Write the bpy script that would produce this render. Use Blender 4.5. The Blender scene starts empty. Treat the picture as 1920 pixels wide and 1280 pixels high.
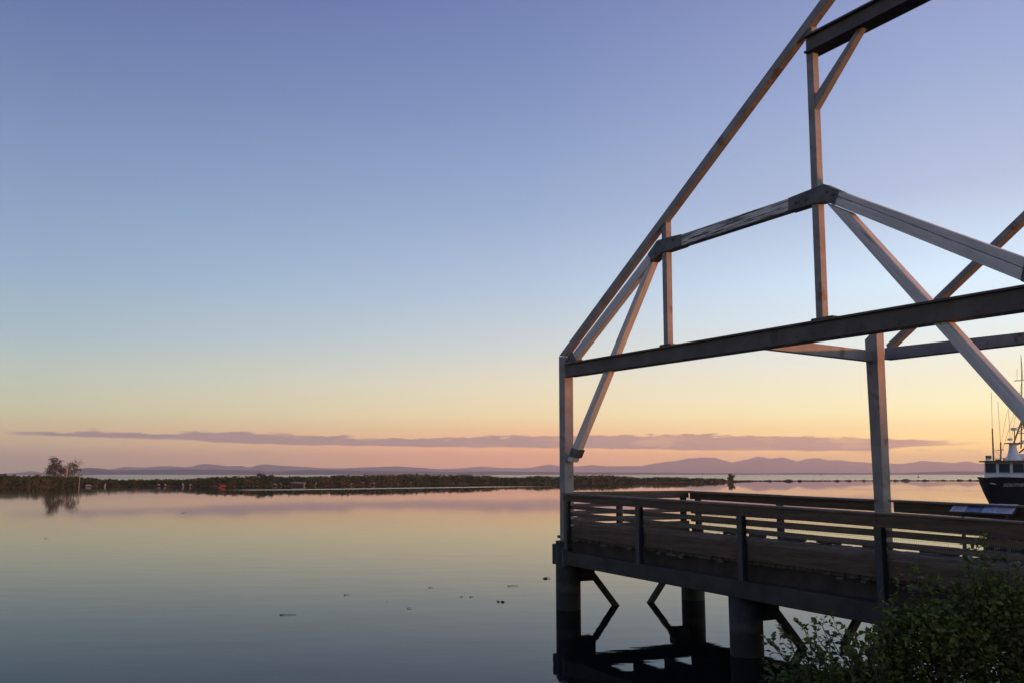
import bpy, bmesh, math, random
from mathutils import Vector, Matrix
random.seed(7)
R = math.radians
scene = bpy.context.scene
C = scene.collection

# ------------------------------------------------------------------ camera
H = 3.4                       # eye above the water
F = 1700.0                    # focal length in photo pixels (1920 wide)
HOR = 887.0                   # horizon row of the photo
PITCH = math.atan((HOR - 640.0) / F)
cam_d = bpy.data.cameras.new('camera')
cam_d.sensor_width = 36.0
cam_d.lens = 36.0 * F / 1920.0
cam_d.clip_start = 0.1
cam_d.clip_end = 40000.0
cam = bpy.data.objects.new('camera', cam_d)
cam.location = (0, 0, H)
cam.rotation_euler = (R(90) + PITCH, 0, 0)
C.objects.link(cam)
scene.camera = cam

# ------------------------------------------------------------------ sun direction shared by lamp and sky
SUN_AZ, SUN_EL = R(97), R(3.2)          # azimuth clockwise from the view direction
SUNV = Vector((math.sin(SUN_AZ) * math.cos(SUN_EL), math.cos(SUN_AZ) * math.cos(SUN_EL), math.sin(SUN_EL)))

# ------------------------------------------------------------------ node helpers
class NT:
    def __init__(s, tree):
        s.t = tree
    def n(s, typ, **kw):
        nd = s.t.nodes.new(typ)
        for k, v in kw.items():
            setattr(nd, k, v)
        return nd
    def put(s, sock, v):
        if hasattr(v, 'is_linked') or isinstance(v, bpy.types.NodeSocket):
            s.t.links.new(v, sock)
        else:
            sock.default_value = v
    def m(s, op, a, b=0.0, c=None, clamp=False):
        nd = s.n('ShaderNodeMath', operation=op, use_clamp=clamp)
        s.put(nd.inputs[0], a); s.put(nd.inputs[1], b)
        if c is not None: s.put(nd.inputs[2], c)
        return nd.outputs[0]
    def maprange(s, v, a, b, c=0.0, d=1.0, smooth=True):
        nd = s.n('ShaderNodeMapRange', interpolation_type='SMOOTHSTEP' if smooth else 'LINEAR')
        s.put(nd.inputs['Value'], v)
        for k, x in (('From Min', a), ('From Max', b), ('To Min', c), ('To Max', d)):
            s.put(nd.inputs[k], x)
        return nd.outputs[0]
    def mix(s, f, a, b, mode='MIX'):
        nd = s.n('ShaderNodeMix', data_type='RGBA', blend_type=mode)
        s.put(nd.inputs[0], f); s.put(nd.inputs[6], a); s.put(nd.inputs[7], b)
        return nd.outputs[2]
    def ramp(s, f, stops, interp='LINEAR'):
        nd = s.n('ShaderNodeValToRGB')
        cr = nd.color_ramp; cr.interpolation = interp
        while len(cr.elements) < len(stops): cr.elements.new(0.5)
        for e, (p, c) in zip(cr.elements, stops):
            e.position = p; e.color = c if len(c) == 4 else (*c, 1)
        s.put(nd.inputs[0], f)
        return nd.outputs[0]
    def noise(s, vec, scale, detail=3, rough=0.55, dist=0.0):
        nd = s.n('ShaderNodeTexNoise')
        if vec is not None: s.t.links.new(vec, nd.inputs['Vector'])
        nd.inputs['Scale'].default_value = scale
        nd.inputs['Detail'].default_value = detail
        nd.inputs['Roughness'].default_value = rough
        nd.inputs['Distortion'].default_value = dist
        return nd.outputs['Fac']
    def scaled(s, vec, sc):
        nd = s.n('ShaderNodeVectorMath', operation='MULTIPLY')
        s.t.links.new(vec, nd.inputs[0]); nd.inputs[1].default_value = sc
        return nd.outputs[0]

def lin(r, g, b):
    f = lambda v: v / 12.92 if v <= 0.04045 else ((v + 0.055) / 1.055) ** 2.4
    return (f(r / 255), f(g / 255), f(b / 255))

# ------------------------------------------------------------------ world
world = bpy.data.worlds.new('World')
scene.world = world
world.use_nodes = True
wt = NT(world.node_tree)
world.node_tree.nodes.clear()
tc = wt.n('ShaderNodeTexCoord')
sep = wt.n('ShaderNodeSeparateXYZ')
world.node_tree.links.new(tc.outputs['Generated'], sep.inputs[0])
sx, sy, sz = sep.outputs
el = wt.m('MULTIPLY', wt.m('ARCSINE', sz), 180 / math.pi)             # degrees
el0 = wt.m('MAXIMUM', el, 0.0)
az = wt.m('ARCTAN2', sx, sy)                                          # radians from the view direction, right positive
pos = wt.m('POWER', wt.m('DIVIDE', el0, 90.0), 0.5)
def el_of(y):
    return math.degrees(PITCH + math.atan((640.0 - y) / F))
SKY_Y = [880, 852, 808, 780, 720, 650, 550, 400, 200, 20]
SKY_L = [(0.9386, 0.7358, 0.3483), (0.9578, 0.7508, 0.3554), (0.8614, 0.7245, 0.389), (0.7695, 0.7686, 0.4873), (0.5917, 0.7014, 0.6092), (0.4291, 0.5943, 0.6687), (0.3175, 0.4903, 0.6661), (0.233, 0.3708, 0.5924), (0.1532, 0.2433, 0.4683), (0.1154, 0.1654, 0.4024), (0.0685, 0.107, 0.2874), (0.0423, 0.0762, 0.2232)]
SKY_C = [(2.2554, 0.9015, 0.2941), (2.3014, 0.9199, 0.3001), (1.3971, 0.8848, 0.4054), (1.233, 1.0112, 0.55), (1.002, 0.9377, 0.6878), (0.7186, 0.8119, 0.8104), (0.5027, 0.6565, 0.8364), (0.3364, 0.4704, 0.7173), (0.2224, 0.3203, 0.5878), (0.1619, 0.2381, 0.4964), (0.0976, 0.1384, 0.3419), (0.0545, 0.0887, 0.2542)]
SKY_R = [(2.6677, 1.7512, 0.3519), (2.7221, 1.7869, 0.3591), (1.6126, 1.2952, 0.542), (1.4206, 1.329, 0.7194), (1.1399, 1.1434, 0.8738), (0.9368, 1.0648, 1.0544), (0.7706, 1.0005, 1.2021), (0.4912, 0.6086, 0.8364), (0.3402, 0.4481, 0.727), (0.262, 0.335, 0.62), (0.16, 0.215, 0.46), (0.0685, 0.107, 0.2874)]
def sky_stops(rows):
    es = [el_of(y) for y in SKY_Y] + [50, 90]
    return [((max(0, e) / 90.0) ** 0.5, c) for e, c in zip(es, rows)]
cl_ = wt.ramp(pos, sky_stops(SKY_L))
cc_ = wt.ramp(pos, sky_stops(SKY_C))
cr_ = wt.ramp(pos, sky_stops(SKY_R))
# the sky's colour depends on the angle from the sunset: left edge of the view 0, middle .5, right edge 1
cosd = wt.m('COSINE', wt.m('SUBTRACT', az, SUN_AZ))
cl = math.cos(R(-28) - SUN_AZ); cm = math.cos(R(1) - SUN_AZ); cr2 = math.cos(R(26) - SUN_AZ)
f1 = wt.maprange(cosd, cl, cm, smooth=False)
f2 = wt.maprange(cosd, cm, cr2, smooth=False)
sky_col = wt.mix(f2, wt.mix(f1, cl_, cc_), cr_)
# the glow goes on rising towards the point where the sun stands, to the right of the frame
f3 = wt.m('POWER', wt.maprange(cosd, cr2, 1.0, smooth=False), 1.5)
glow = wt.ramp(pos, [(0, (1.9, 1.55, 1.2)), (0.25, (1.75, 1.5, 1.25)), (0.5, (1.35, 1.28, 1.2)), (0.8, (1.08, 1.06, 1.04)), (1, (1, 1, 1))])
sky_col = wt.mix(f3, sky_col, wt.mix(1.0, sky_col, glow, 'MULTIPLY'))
nish = wt.n('ShaderNodeTexSky', sky_type='NISHITA')
nish.sun_disc = False
nish.sun_elevation = SUN_EL
nish.sun_rotation = SUN_AZ
nish_c = wt.mix(1.0, nish.outputs[0], (0.12, 0.12, 0.12, 1), 'MULTIPLY')
sky_col = wt.mix(0.06, sky_col, nish_c)
# a long thin stratus bank low over the water
azp = wt.m('DIVIDE', wt.m('ADD', az, R(45)), R(90))
def az_pos(x): return (math.degrees(math.atan((x - 960) / (F * math.cos(PITCH) + 0))) + 45) / 90
TOP = [(20, 820), (165, 816.5), (340, 817), (440, 813), (560, 816), (700, 822), (760, 824), (850, 821), (915, 818), (1040, 817), (1200, 817), (1320, 818), (1400, 820), (1640, 826), (1700, 831), (1840, 835)]
BOT = [(20, 821.5), (165, 824), (340, 826), (440, 831), (560, 834), (700, 835), (760, 836), (850, 837), (915, 837), (1040, 838), (1200, 841), (1320, 843), (1400, 845), (1640, 846), (1700, 839), (1840, 836)]
def vstops(rows):
    return [(az_pos(x), (el_of(y) / 4,) * 3) for x, y in rows]
top_e = wt.m('MULTIPLY', wt.ramp(azp, vstops(TOP)), 4.0)
bot_e = wt.m('MULTIPLY', wt.ramp(azp, vstops(BOT)), 4.0)
cv = wt.n('ShaderNodeCombineXYZ')
wt.put(cv.inputs[0], wt.m('MULTIPLY', az, 34.0)); wt.put(cv.inputs[1], wt.m('MULTIPLY', el, 4.0))
n1 = wt.noise(cv.outputs[0], 1.0, 5, 0.6)
n2 = wt.noise(cv.outputs[0], 0.45, 4, 0.55)
wob = wt.m('MULTIPLY', wt.m('SUBTRACT', n1, 0.5), 0.85)
up = wt.maprange(wt.m('SUBTRACT', wt.m('ADD', top_e, wob), el), -0.09, 0.03)
lo = wt.maprange(wt.m('SUBTRACT', el, wt.m('ADD', bot_e, wt.m('MULTIPLY', wob, 0.3))), -0.09, 0.03)
hole = wt.maprange(n2, 0.30, 0.5, 0.72, 1.0)
ends = wt.m('MULTIPLY', wt.maprange(azp, az_pos(10), az_pos(70)), wt.maprange(azp, az_pos(1880), az_pos(1680)))
cmask = wt.m('MULTIPLY', wt.m('MULTIPLY', up, lo), wt.m('MULTIPLY', hole, ends))
cloud_c = wt.mix(f1, (*lin(163, 145, 147), 1), (*lin(198, 160, 147), 1))
cloud_c = wt.mix(f2, cloud_c, (*lin(228, 178, 144), 1))
# a fainter second streak under the bank
low2 = wt.m('MULTIPLY', wt.maprange(wt.m('ABSOLUTE', wt.m('SUBTRACT', el, wt.m('ADD', 1.25, wt.m('MULTIPLY', wob, 0.8)))), 0.2, 0.0), wt.maprange(n2, 0.5, 0.7, 0.0, 0.35))
sky_col = wt.mix(cmask, sky_col, cloud_c)
sky_col = wt.mix(low2, sky_col, cloud_c)
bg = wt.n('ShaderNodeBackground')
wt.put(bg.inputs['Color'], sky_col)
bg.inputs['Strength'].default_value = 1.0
wo = wt.n('ShaderNodeOutputWorld')
world.node_tree.links.new(bg.outputs[0], wo.inputs['Surface'])

# ------------------------------------------------------------------ sun
sun_d = bpy.data.lights.new('sun', 'SUN')
sun_d.energy = 5.0
sun_d.angle = R(0.9)
sun_d.color = (1.0, 0.31, 0.09)
sun = bpy.data.objects.new('sun', sun_d)
sun.rotation_euler = (-SUNV).to_track_quat('-Z', 'Y').to_euler()
sun.location = (200, 0, 60)
C.objects.link(sun)

# ------------------------------------------------------------------ exposure / view
scene.view_settings.view_transform = 'Standard'
scene.view_settings.look = 'None'
scene.view_settings.exposure = 0.0
scene.view_settings.gamma = 1.0
scene.view_settings.use_curve_mapping = False
scene.render.engine = 'CYCLES'
scene.cycles.use_denoising = True
scene.cycles.max_bounces = 6
scene.cycles.volume_bounces = 2
scene.cycles.caustics_reflective = True
scene.cycles.caustics_refractive = False

# ------------------------------------------------------------------ photo geometry
FWD = Vector((0, math.cos(PITCH), math.sin(PITCH)))
UPV = Vector((0, -math.sin(PITCH), math.cos(PITCH)))
EYE = Vector((0, 0, H))
def ray(x, y):
    return FWD + Vector((1, 0, 0)) * ((x - 960.0) / F) + UPV * ((640.0 - y) / F)
def on_z(x, y, z=0.0):
    d = ray(x, y)
    return EYE + d * ((z - H) / d.z)
def on_plane(x, y, p0, n):
    d = ray(x, y)
    return EYE + d * ((p0 - EYE).dot(n) / d.dot(n))
def at_depth(x, y, D):
    d = ray(x, y)
    return EYE + d * (D / d.y)
def vpdir(x):
    d = ray(x, HOR); d.z = 0
    return -d.normalized()

# ------------------------------------------------------------------ materials
def new_mat(name):
    m = bpy.data.materials.new(name); m.use_nodes = True
    t = NT(m.node_tree)
    b = m.node_tree.nodes['Principled BSDF']
    return m, t, b
def simple_mat(name, col, rough=0.7, var=0.25, scale=3.0, stretch=(1, 1, 1), metallic=0.0, bump=0.15, bscale=None, dark=None, dark_amt=0.0, dscale=6.0):
    m, t, b = new_mat(name)
    tcn = t.n('ShaderNodeTexCoord')
    v = t.scaled(tcn.outputs['Object'], stretch)
    n = t.noise(v, scale, 6, 0.62)
    lo_c = tuple(c * (1 - var) for c in col); hi_c = tuple(min(1, c * (1 + var)) for c in col)
    c = t.mix(t.maprange(n, 0.3, 0.7), (*lo_c, 1), (*hi_c, 1))
    if dark:
        n2_ = t.noise(v, dscale, 7, 0.68, 0.3)
        c = t.mix(t.maprange(n2_, 0.5 + (0.5 - dark_amt) * 0.3, 0.62 + (0.5 - dark_amt) * 0.3), c, (*dark, 1))
    t.put(b.inputs['Base Color'], c)
    b.inputs['Roughness'].default_value = rough
    b.inputs['Metallic'].default_value = metallic
    if bump:
        bn = t.n('ShaderNodeBump'); bn.inputs['Strength'].default_value = bump; bn.inputs['Distance'].default_value = 0.02
        t.put(bn.inputs['Height'], t.noise(v, (bscale or scale * 4), 5, 0.6))
        t.t.links.new(bn.outputs[0], b.inputs['Normal'])
    return m
M = {}
M['steel'] = simple_mat('weathered_steel', (0.20, 0.20, 0.205), 0.62, 0.2, 1.6, dark=(0.13, 0.085, 0.06), dark_amt=0.28, dscale=2.2, bump=0.08)
M['steel_dark'] = simple_mat('dark_steel', (0.07, 0.058, 0.054), 0.6, 0.3, 1.2, dark=(0.045, 0.035, 0.03), dark_amt=0.35, dscale=2.0, bump=0.08)
M['steel_shoe'] = simple_mat('bracket_steel', (0.075, 0.075, 0.075), 0.55, 0.4, 4.0, bump=0.1)
M['timber'] = simple_mat('whitewashed_timber', (0.52, 0.52, 0.52), 0.85, 0.18, 2.2, (0.35, 8, 8), dark=(0.24, 0.20, 0.175), dark_amt=0.30, dscale=2.4, bump=0.35)
M['timber_flaky'] = simple_mat('flaking_timber', (0.56, 0.55, 0.54), 0.85, 0.25, 3.0, (0.42, 9, 9), dark=(0.045, 0.04, 0.036), dark_amt=0.60, dscale=3.6, bump=0.35)
M['rail_wood'] = simple_mat('rail_wood', (0.118, 0.094, 0.075), 0.85, 0.35, 2.5, (0.6, 8, 8), dark=(0.05, 0.04, 0.035), dark_amt=0.3, bump=0.3)
M['board_wood'] = simple_mat('board_wood', (0.084, 0.058, 0.039), 0.85, 0.35, 2.0, (0.6, 8, 8), dark=(0.03, 0.022, 0.02), dark_amt=0.3, bump=0.3)
M['deck_wood'] = simple_mat('deck_wood', (0.085, 0.072, 0.062), 0.85, 0.4, 2.0, (8, 0.6, 8), bump=0.3)
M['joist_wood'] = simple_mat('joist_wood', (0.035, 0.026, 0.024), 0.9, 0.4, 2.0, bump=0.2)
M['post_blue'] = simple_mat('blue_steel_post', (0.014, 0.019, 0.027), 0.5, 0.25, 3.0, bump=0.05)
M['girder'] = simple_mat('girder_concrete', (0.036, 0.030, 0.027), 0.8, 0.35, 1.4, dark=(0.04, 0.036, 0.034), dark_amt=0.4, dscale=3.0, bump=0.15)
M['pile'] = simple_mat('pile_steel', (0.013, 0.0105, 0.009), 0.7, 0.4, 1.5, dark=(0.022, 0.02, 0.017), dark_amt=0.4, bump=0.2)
def tide_stain(m):
    t = NT(m.node_tree); b = m.node_tree.nodes['Principled BSDF']
    src = b.inputs['Base Color'].links[0].from_socket
    geo = t.n('ShaderNodeNewGeometry'); sp = t.n('ShaderNodeSeparateXYZ'); t.t.links.new(geo.outputs['Position'], sp.inputs[0])
    n = t.noise(geo.outputs['Position'], 5.0, 5, 0.7)
    hgt = t.m('ADD', sp.outputs[2], t.m('MULTIPLY', t.m('SUBTRACT', n, 0.5), 0.35))
    weed = t.maprange(hgt, 0.42, 0.22)
    pale = t.m('MULTIPLY', t.maprange(hgt, 0.40, 0.52), t.maprange(hgt, 0.75, 0.55))
    c = t.mix(t.m('MULTIPLY', pale, 0.5), src, (0.06, 0.058, 0.05, 1))
    c = t.mix(t.m('MULTIPLY', weed, 0.85), c, (0.012, 0.016, 0.009, 1))
    t.put(b.inputs['Base Color'], c)
tide_stain(M['pile'])
M['teal'] = simple_mat('teal_bracket', (0.07, 0.11, 0.11), 0.6, 0.3, 6.0)
M['wire'] = simple_mat('galvanised_wire', (0.2, 0.2, 0.2), 0.5, 0.1, 3.0, bump=0)
M['leaf'] = None

# ------------------------------------------------------------------ object helpers
def tag(o, label=None, cat=None, group=None, kind=None):
    if label: o['label'] = label
    if cat: o['category'] = cat
    if group: o['group'] = group
    if kind: o['kind'] = kind
    return o
def empty(name, loc=(0, 0, 0)):
    o = bpy.data.objects.new(name, None); o.empty_display_size = 0.3
    o.location = loc; C.objects.link(o); return o
def world_loc(o):
    p = Vector((0, 0, 0))
    while o is not None:
        p += Vector(o.location); o = o.parent
    return p
def mesh_obj(name, verts, faces, mat, parent=None, axis=None, smooth=False, bevel=0.0, origin=None):
    """verts in world space; local x is turned along AXIS so that grain runs along the member"""
    vs = [Vector(v) for v in verts]
    o0 = Vector(origin) if origin is not None else sum(vs, Vector()) / len(vs)
    if axis is not None:
        a = Vector(axis).normalized()
        up_ = Vector((0, 0, 1)) if abs(a.z) < 0.9 else Vector((0, 1, 0))
        y_ = up_.cross(a).normalized(); z_ = a.cross(y_)
        rot = Matrix((a, y_, z_)).transposed()
    else:
        rot = Matrix.Identity(3)
    inv = rot.transposed()
    me = bpy.data.meshes.new(name)
    me.from_pydata([inv @ (v - o0) for v in vs], [], faces)
    bm = bmesh.new(); bm.from_mesh(me); bmesh.ops.recalc_face_normals(bm, faces=bm.faces); bm.to_mesh(me); bm.free()
    me.materials.append(mat)
    if smooth:
        for p in me.polygons: p.use_smooth = True
    o = bpy.data.objects.new(name, me)
    C.objects.link(o)
    pl = world_loc(parent) if parent is not None else Vector()
    if parent is not None: o.parent = parent
    # parents are never rotated, so only the place has to be taken off
    o.location = o0 - pl
    o.rotation_mode = 'QUATERNION' if axis is not None else 'XYZ'
    if axis is not None:
        o.rotation_quaternion = rot.to_quaternion()
    if bevel:
        md = o.modifiers.new('edge', 'BEVEL'); md.width = bevel; md.segments = 1; md.limit_method = 'ANGLE'
    return o
def prism_vf(poly, ext):
    n = len(poly)
    vs = [Vector(p) for p in poly] + [Vector(p) + ext for p in poly]
    fs = [list(range(n))[::-1], list(range(n, 2 * n))] + [[i, (i + 1) % n, n + (i + 1) % n, n + i] for i in range(n)]
    return vs, fs
class MB:
    def __init__(s): s.v = []; s.f = []
    def add(s, vs, fs):
        o = len(s.v); s.v += [Vector(v) for v in vs]; s.f += [[i + o for i in f] for f in fs]; return s
    def box(s, c, sx, sy, sz, ax=None):
        ax = ax or (Vector((1, 0, 0)), Vector((0, 1, 0)), Vector((0, 0, 1)))
        vs = [Vector(c) + ax[0] * (i * sx / 2) + ax[1] * (j * sy / 2) + ax[2] * (k * sz / 2) for i in (-1, 1) for j in (-1, 1) for k in (-1, 1)]
        return s.add(vs, [[0, 1, 3, 2], [4, 6, 7, 5], [0, 4, 5, 1], [2, 3, 7, 6], [0, 2, 6, 4], [1, 5, 7, 3]])
    def tube(s, pts, rads, seg=6, cap=True):
        pts = [Vector(p) for p in pts]
        if not hasattr(rads, '__len__'): rads = [rads] * len(pts)
        vs = []
        for i, p in enumerate(pts):
            d = (pts[min(i + 1, len(pts) - 1)] - pts[max(i - 1, 0)]).normalized()
            a = d.cross(Vector((0, 0, 1)) if abs(d.z) < 0.95 else Vector((0, 1, 0))).normalized(); b = d.cross(a)
            for k in range(seg):
                t = 2 * math.pi * k / seg
                vs.append(p + (a * math.cos(t) + b * math.sin(t)) * rads[i])
        fs = [[i * seg + k, i * seg + (k + 1) % seg, (i + 1) * seg + (k + 1) % seg, (i + 1) * seg + k] for i in range(len(pts) - 1) for k in range(seg)]
        if cap: fs += [list(range(seg))[::-1], [(len(pts) - 1) * seg + k for k in range(seg)]]
        return s.add(vs, fs)
    def build(s, name, mat, parent=None, **kw): return mesh_obj(name, s.v, s.f, mat, parent, **kw)

# ------------------------------------------------------------------ layout of the pier
U = vpdir(78)                      # along the deck, coming nearer
V = Vector((-U.y, U.x, 0))         # across the deck, away from us
if V.y < 0: V = -V
A0 = on_z(1064.6, 1141, 0)         # pile under the left corner post
UF = vpdir(-60)                    # along the barn frames
VF = Vector((-UF.y, UF.x, 0))
if VF.y < 0: VF = -VF
DECK_W = 4.0
EDGE = A0 - V * 0.30               # outer face line of the front girder
def tv(p):
    d = Vector(p) - A0
    return d.dot(U), d.dot(V)
def P(t, v, z):
    q = A0 + U * t + V * v
    return Vector((q.x, q.y, z))
def front_line(x1, y1, x2, y2, v):
    """two photo points on the vertical plane at v -> height z(t) along the deck"""
    p0 = A0 + V * v
    a = on_plane(x1, y1, p0, V); b = on_plane(x2, y2, p0, V)
    ta, _ = tv(a); tb, _ = tv(b)
    k = (b.z - a.z) / (tb - ta)
    return lambda t: a.z + k * (t - ta)
def front_t(x, v, y=1000):
    return tv(on_plane(x, y, A0 + V * v, V))[0]

zl = {}
VOF = {'cap_top': -0.19, 'cap_bot': -0.47, 'brd_bot': -0.435}
for nm, ys in {'cap_top': (930.0, 958.2), 'cap_bot': (935.6, 964.2), 'brd_bot': (948.4, 987.0), 's1t': (955.2, 992.2), 's1b': (963.0, 1004.4), 's2t': (970, 1013),
               's2b': (978, 1024.2), 's3t': (984.2, 1033), 's3b': (994.5, 1046), 'wt': (997.5, 1049), 'wb': (1021.5, 1081), 'gt': (1053.5, 1130), 'gb': (1081.4, 1170)}.items():
    zl[nm] = front_line(1180, ys[0], 1640, ys[1], VOF.get(nm, -0.30))
T_END = 15.6

# ================================================================== SETTING
def water_material():
    m, t, b = new_mat('water')
    geo = t.n('ShaderNodeNewGeometry')
    pos_ = geo.outputs['Position']
    sp = t.n('ShaderNodeSeparateXYZ'); t.t.links.new(pos_, sp.inputs[0])
    px, py = sp.outputs[0], sp.outputs[1]
    outer = t.maprange(py, 430, 620)
    # wind-ruffled lane off the island
    p1 = on_z(415, 918.5); p2 = on_z(1075, 910.0)
    d = (p2 - p1).normalized(); nrm = Vector((-d.y, d.x, 0))
    wv = t.n('ShaderNodeVectorMath', operation='DOT_PRODUCT'); t.t.links.new(pos_, wv.inputs[0]); wv.inputs[1].default_value = nrm
    dist = t.m('SUBTRACT', wv.outputs['Value'], nrm.dot(p1))
    av = t.n('ShaderNodeVectorMath', operation='DOT_PRODUCT'); t.t.links.new(pos_, av.inputs[0]); av.inputs[1].default_value = d
    along = t.m('SUBTRACT', av.outputs['Value'], d.dot(p1))
    L = (p2 - p1).length
    nw = t.noise(t.scaled(pos_, (0.03, 0.012, 1)), 1.0, 3)
    distn = t.m('ADD', dist, t.m('MULTIPLY', t.m('SUBTRACT', nw, 0.5), 14.0))
    lane = t.m('MULTIPLY', t.maprange(t.m('ABSOLUTE', distn), 8.0, 3.5), t.m('MULTIPLY', t.maprange(along, 0, 12), t.maprange(along, L, L * 0.55)))
    patch = t.maprange(t.noise(t.scaled(pos_, (0.012, 0.004, 1)), 1.0, 3), 0.50, 0.70)
    patch = t.m('MULTIPLY', patch, t.maprange(py, 60, 200))
    rough = t.m('ADD', 0.018, t.m('MULTIPLY', outer, 0.17))
    rough = t.m('ADD', rough, t.m('MULTIPLY', lane, 0.20))
    rough = t.m('ADD', rough, t.m('MULTIPLY', patch, 0.055))
    t.put(b.inputs['Roughness'], rough)
    b.inputs['Base Color'].default_value = (0.004, 0.006, 0.006, 1)
    b.inputs['IOR'].default_value = 1.333
    b.inputs['Specular IOR Level'].default_value = 0.10
    near = t.maprange(py, 220, 20, 0.12, 1.0)
    w1 = t.noise(t.scaled(pos_, (0.35, 0.8, 1)), 1.0, 2, 0.5)
    w2 = t.noise(t.scaled(pos_, (1.6, 4.5, 1)), 1.0, 3, 0.5)
    hgt = t.m('ADD', t.m('MULTIPLY', w1, 0.022), t.m('MULTIPLY', w2, 0.0030))
    bn = t.n('ShaderNodeBump'); bn.inputs['Distance'].default_value = 1.0
    t.put(bn.inputs['Strength'], t.m('MULTIPLY', near, 0.20))
    t.put(bn.inputs['Height'], hgt)
    t.t.links.new(bn.outputs[0], b.inputs['Normal'])
    return m
M['water'] = water_material()
XW, Y0, Y1 = 9800, -380, 11660
w = mesh_obj('water', [(-XW, Y0, 0), (XW, Y0, 0), (XW, Y1, 0), (-XW, Y1, 0)], [[0, 1, 2, 3]], M['water'], origin=(0, 0, 0))
tag(w, kind='structure')

# ---- hills across the strait
M['hill'] = simple_mat('hill_forest', (0.10, 0.10, 0.105), 0.95, 0.35, 0.004, bump=0)
def interp(rows, x):
    if x <= rows[0][0]: return rows[0][1]
    for (x0, y0), (x1, y1) in zip(rows, rows[1:]):
        if x <= x1:
            t = (x - x0) / (x1 - x0); t = t * t * (3 - 2 * t) * 0.5 + t * 0.5
            return y0 + (y1 - y0) * t
    return rows[-1][1]
def ridge(rows, D, depth, seed):
    rnd = random.Random(seed)
    xs = []; x = rows[0][0]
    while x <= rows[-1][0]:
        xs.append(x); x += 7
    cols = 9; vs = []; fs = []
    ph = [rnd.uniform(0, 6.28) for _ in range(8)]
    for i, x in enumerate(xs):
        crest = at_depth(x, interp(rows, x), D)
        h = max(crest.z, 1.0)
        jag = sum(math.sin(x * f + p) * a for f, p, a in zip((.09, .17, .31, .53), ph, (.010, .008, .006, .005)))
        for j in range(cols):
            u = j / (cols - 1) * 2 - 1
            prof = (1 - abs(u)) ** 0.85
            z = h * prof * (1 + jag * (1.0 if abs(u) < 0.01 else 2.2)) + (0 if abs(u) < 0.01 else rnd.uniform(-.05, .05) * h * (1 - abs(u)))
            k = (D + u * depth) / D
            vs.append((crest.x * k, crest.y * k, z if abs(u) < 1 else -3))
    for i in range(len(xs) - 1):
        for j in range(cols - 1):
            a = i * cols + j
            fs.append([a, a + 1, a + cols + 1, a + cols])
    return tag(mesh_obj('hills', vs, fs, M['hill'], smooth=True, origin=(0, 0, 0)), kind='structure')
FAR_R = [(690, 887), (740, 879), (800, 880), (860, 877), (900, 874), (940, 876), (985, 877), (1030, 870), (1060, 874), (1085, 873), (1110, 871), (1135, 873), (1200, 873), (1232, 867), (1270, 863), (1292, 858), (1315, 857), (1340, 857), (1358, 862), (1372, 866), (1395, 862), (1420, 855), (1430, 855.5), (1442, 859), (1470, 857), (1485, 861), (1496, 864), (1512, 859), (1532, 858), (1552, 862), (1570, 861), (1600, 865), (1645, 867), (1690, 869), (1710, 866), (1730, 863), (1755, 865), (1790, 867), (1813, 864), (1835, 868), (1870, 870), (1930, 873), (2050, 868), (2200, 876), (2350, 887)]
FAR_L = [(-330, 886), (-200, 878), (-90, 884), (-40, 887), (10, 887), (35, 885), (58, 882), (90, 886.5), (120, 886), (190, 884), (205, 879), (232, 874.5), (270, 875.5), (300, 873), (320, 873.5), (352, 875), (378, 869), (400, 870), (430, 873), (450, 872), (462, 875), (470, 875.5), (485, 870), (500, 869.5), (515, 871), (540, 873), (575, 874.5), (610, 877), (640, 877), (690, 875), (745, 873.5), (775, 875), (830, 879), (900, 881), (1000, 884), (1090, 886.5)]
NEAR_L = [(-250, 887), (-150, 884), (-60, 887), (110, 887), (140, 879), (165, 876), (190, 877.5), (215, 880.5), (260, 879.5), (350, 879), (450, 880), (520, 883), (560, 881), (600, 880), (680, 882), (760, 882.5), (850, 884.5), (920, 883), (1000, 883.5), (1090, 884.5), (1200, 885), (1320, 886), (1440, 886.5), (1500, 885.3), (1600, 886), (1690, 886), (1740, 884), (1790, 882.5), (1850, 883), (1930, 885.5), (2100, 884), (2300, 887)]
ridge(FAR_R, 11000, 700, 3)
ridge(FAR_L, 7000, 600, 5)
ridge(NEAR_L, 3300, 400, 9)

# ---- air
hz_m = bpy.data.materials.new('haze_air'); hz_m.use_nodes = True
nt = hz_m.node_tree; nt.nodes.clear()
pv = nt.nodes.new('ShaderNodeVolumePrincipled')
pv.inputs['Color'].default_value = (1.0, 0.95, 0.91, 1)
pv.inputs['Density'].default_value = 1.6e-4
pv.inputs['Anisotropy'].default_value = 0.3
ov = nt.nodes.new('ShaderNodeOutputMaterial'); nt.links.new(pv.outputs[0], ov.inputs['Volume'])
hb = MB().box((0, 5650, 115), 19800, 12100, 234)
tag(hb.build('haze', hz_m), kind='stuff')

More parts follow.
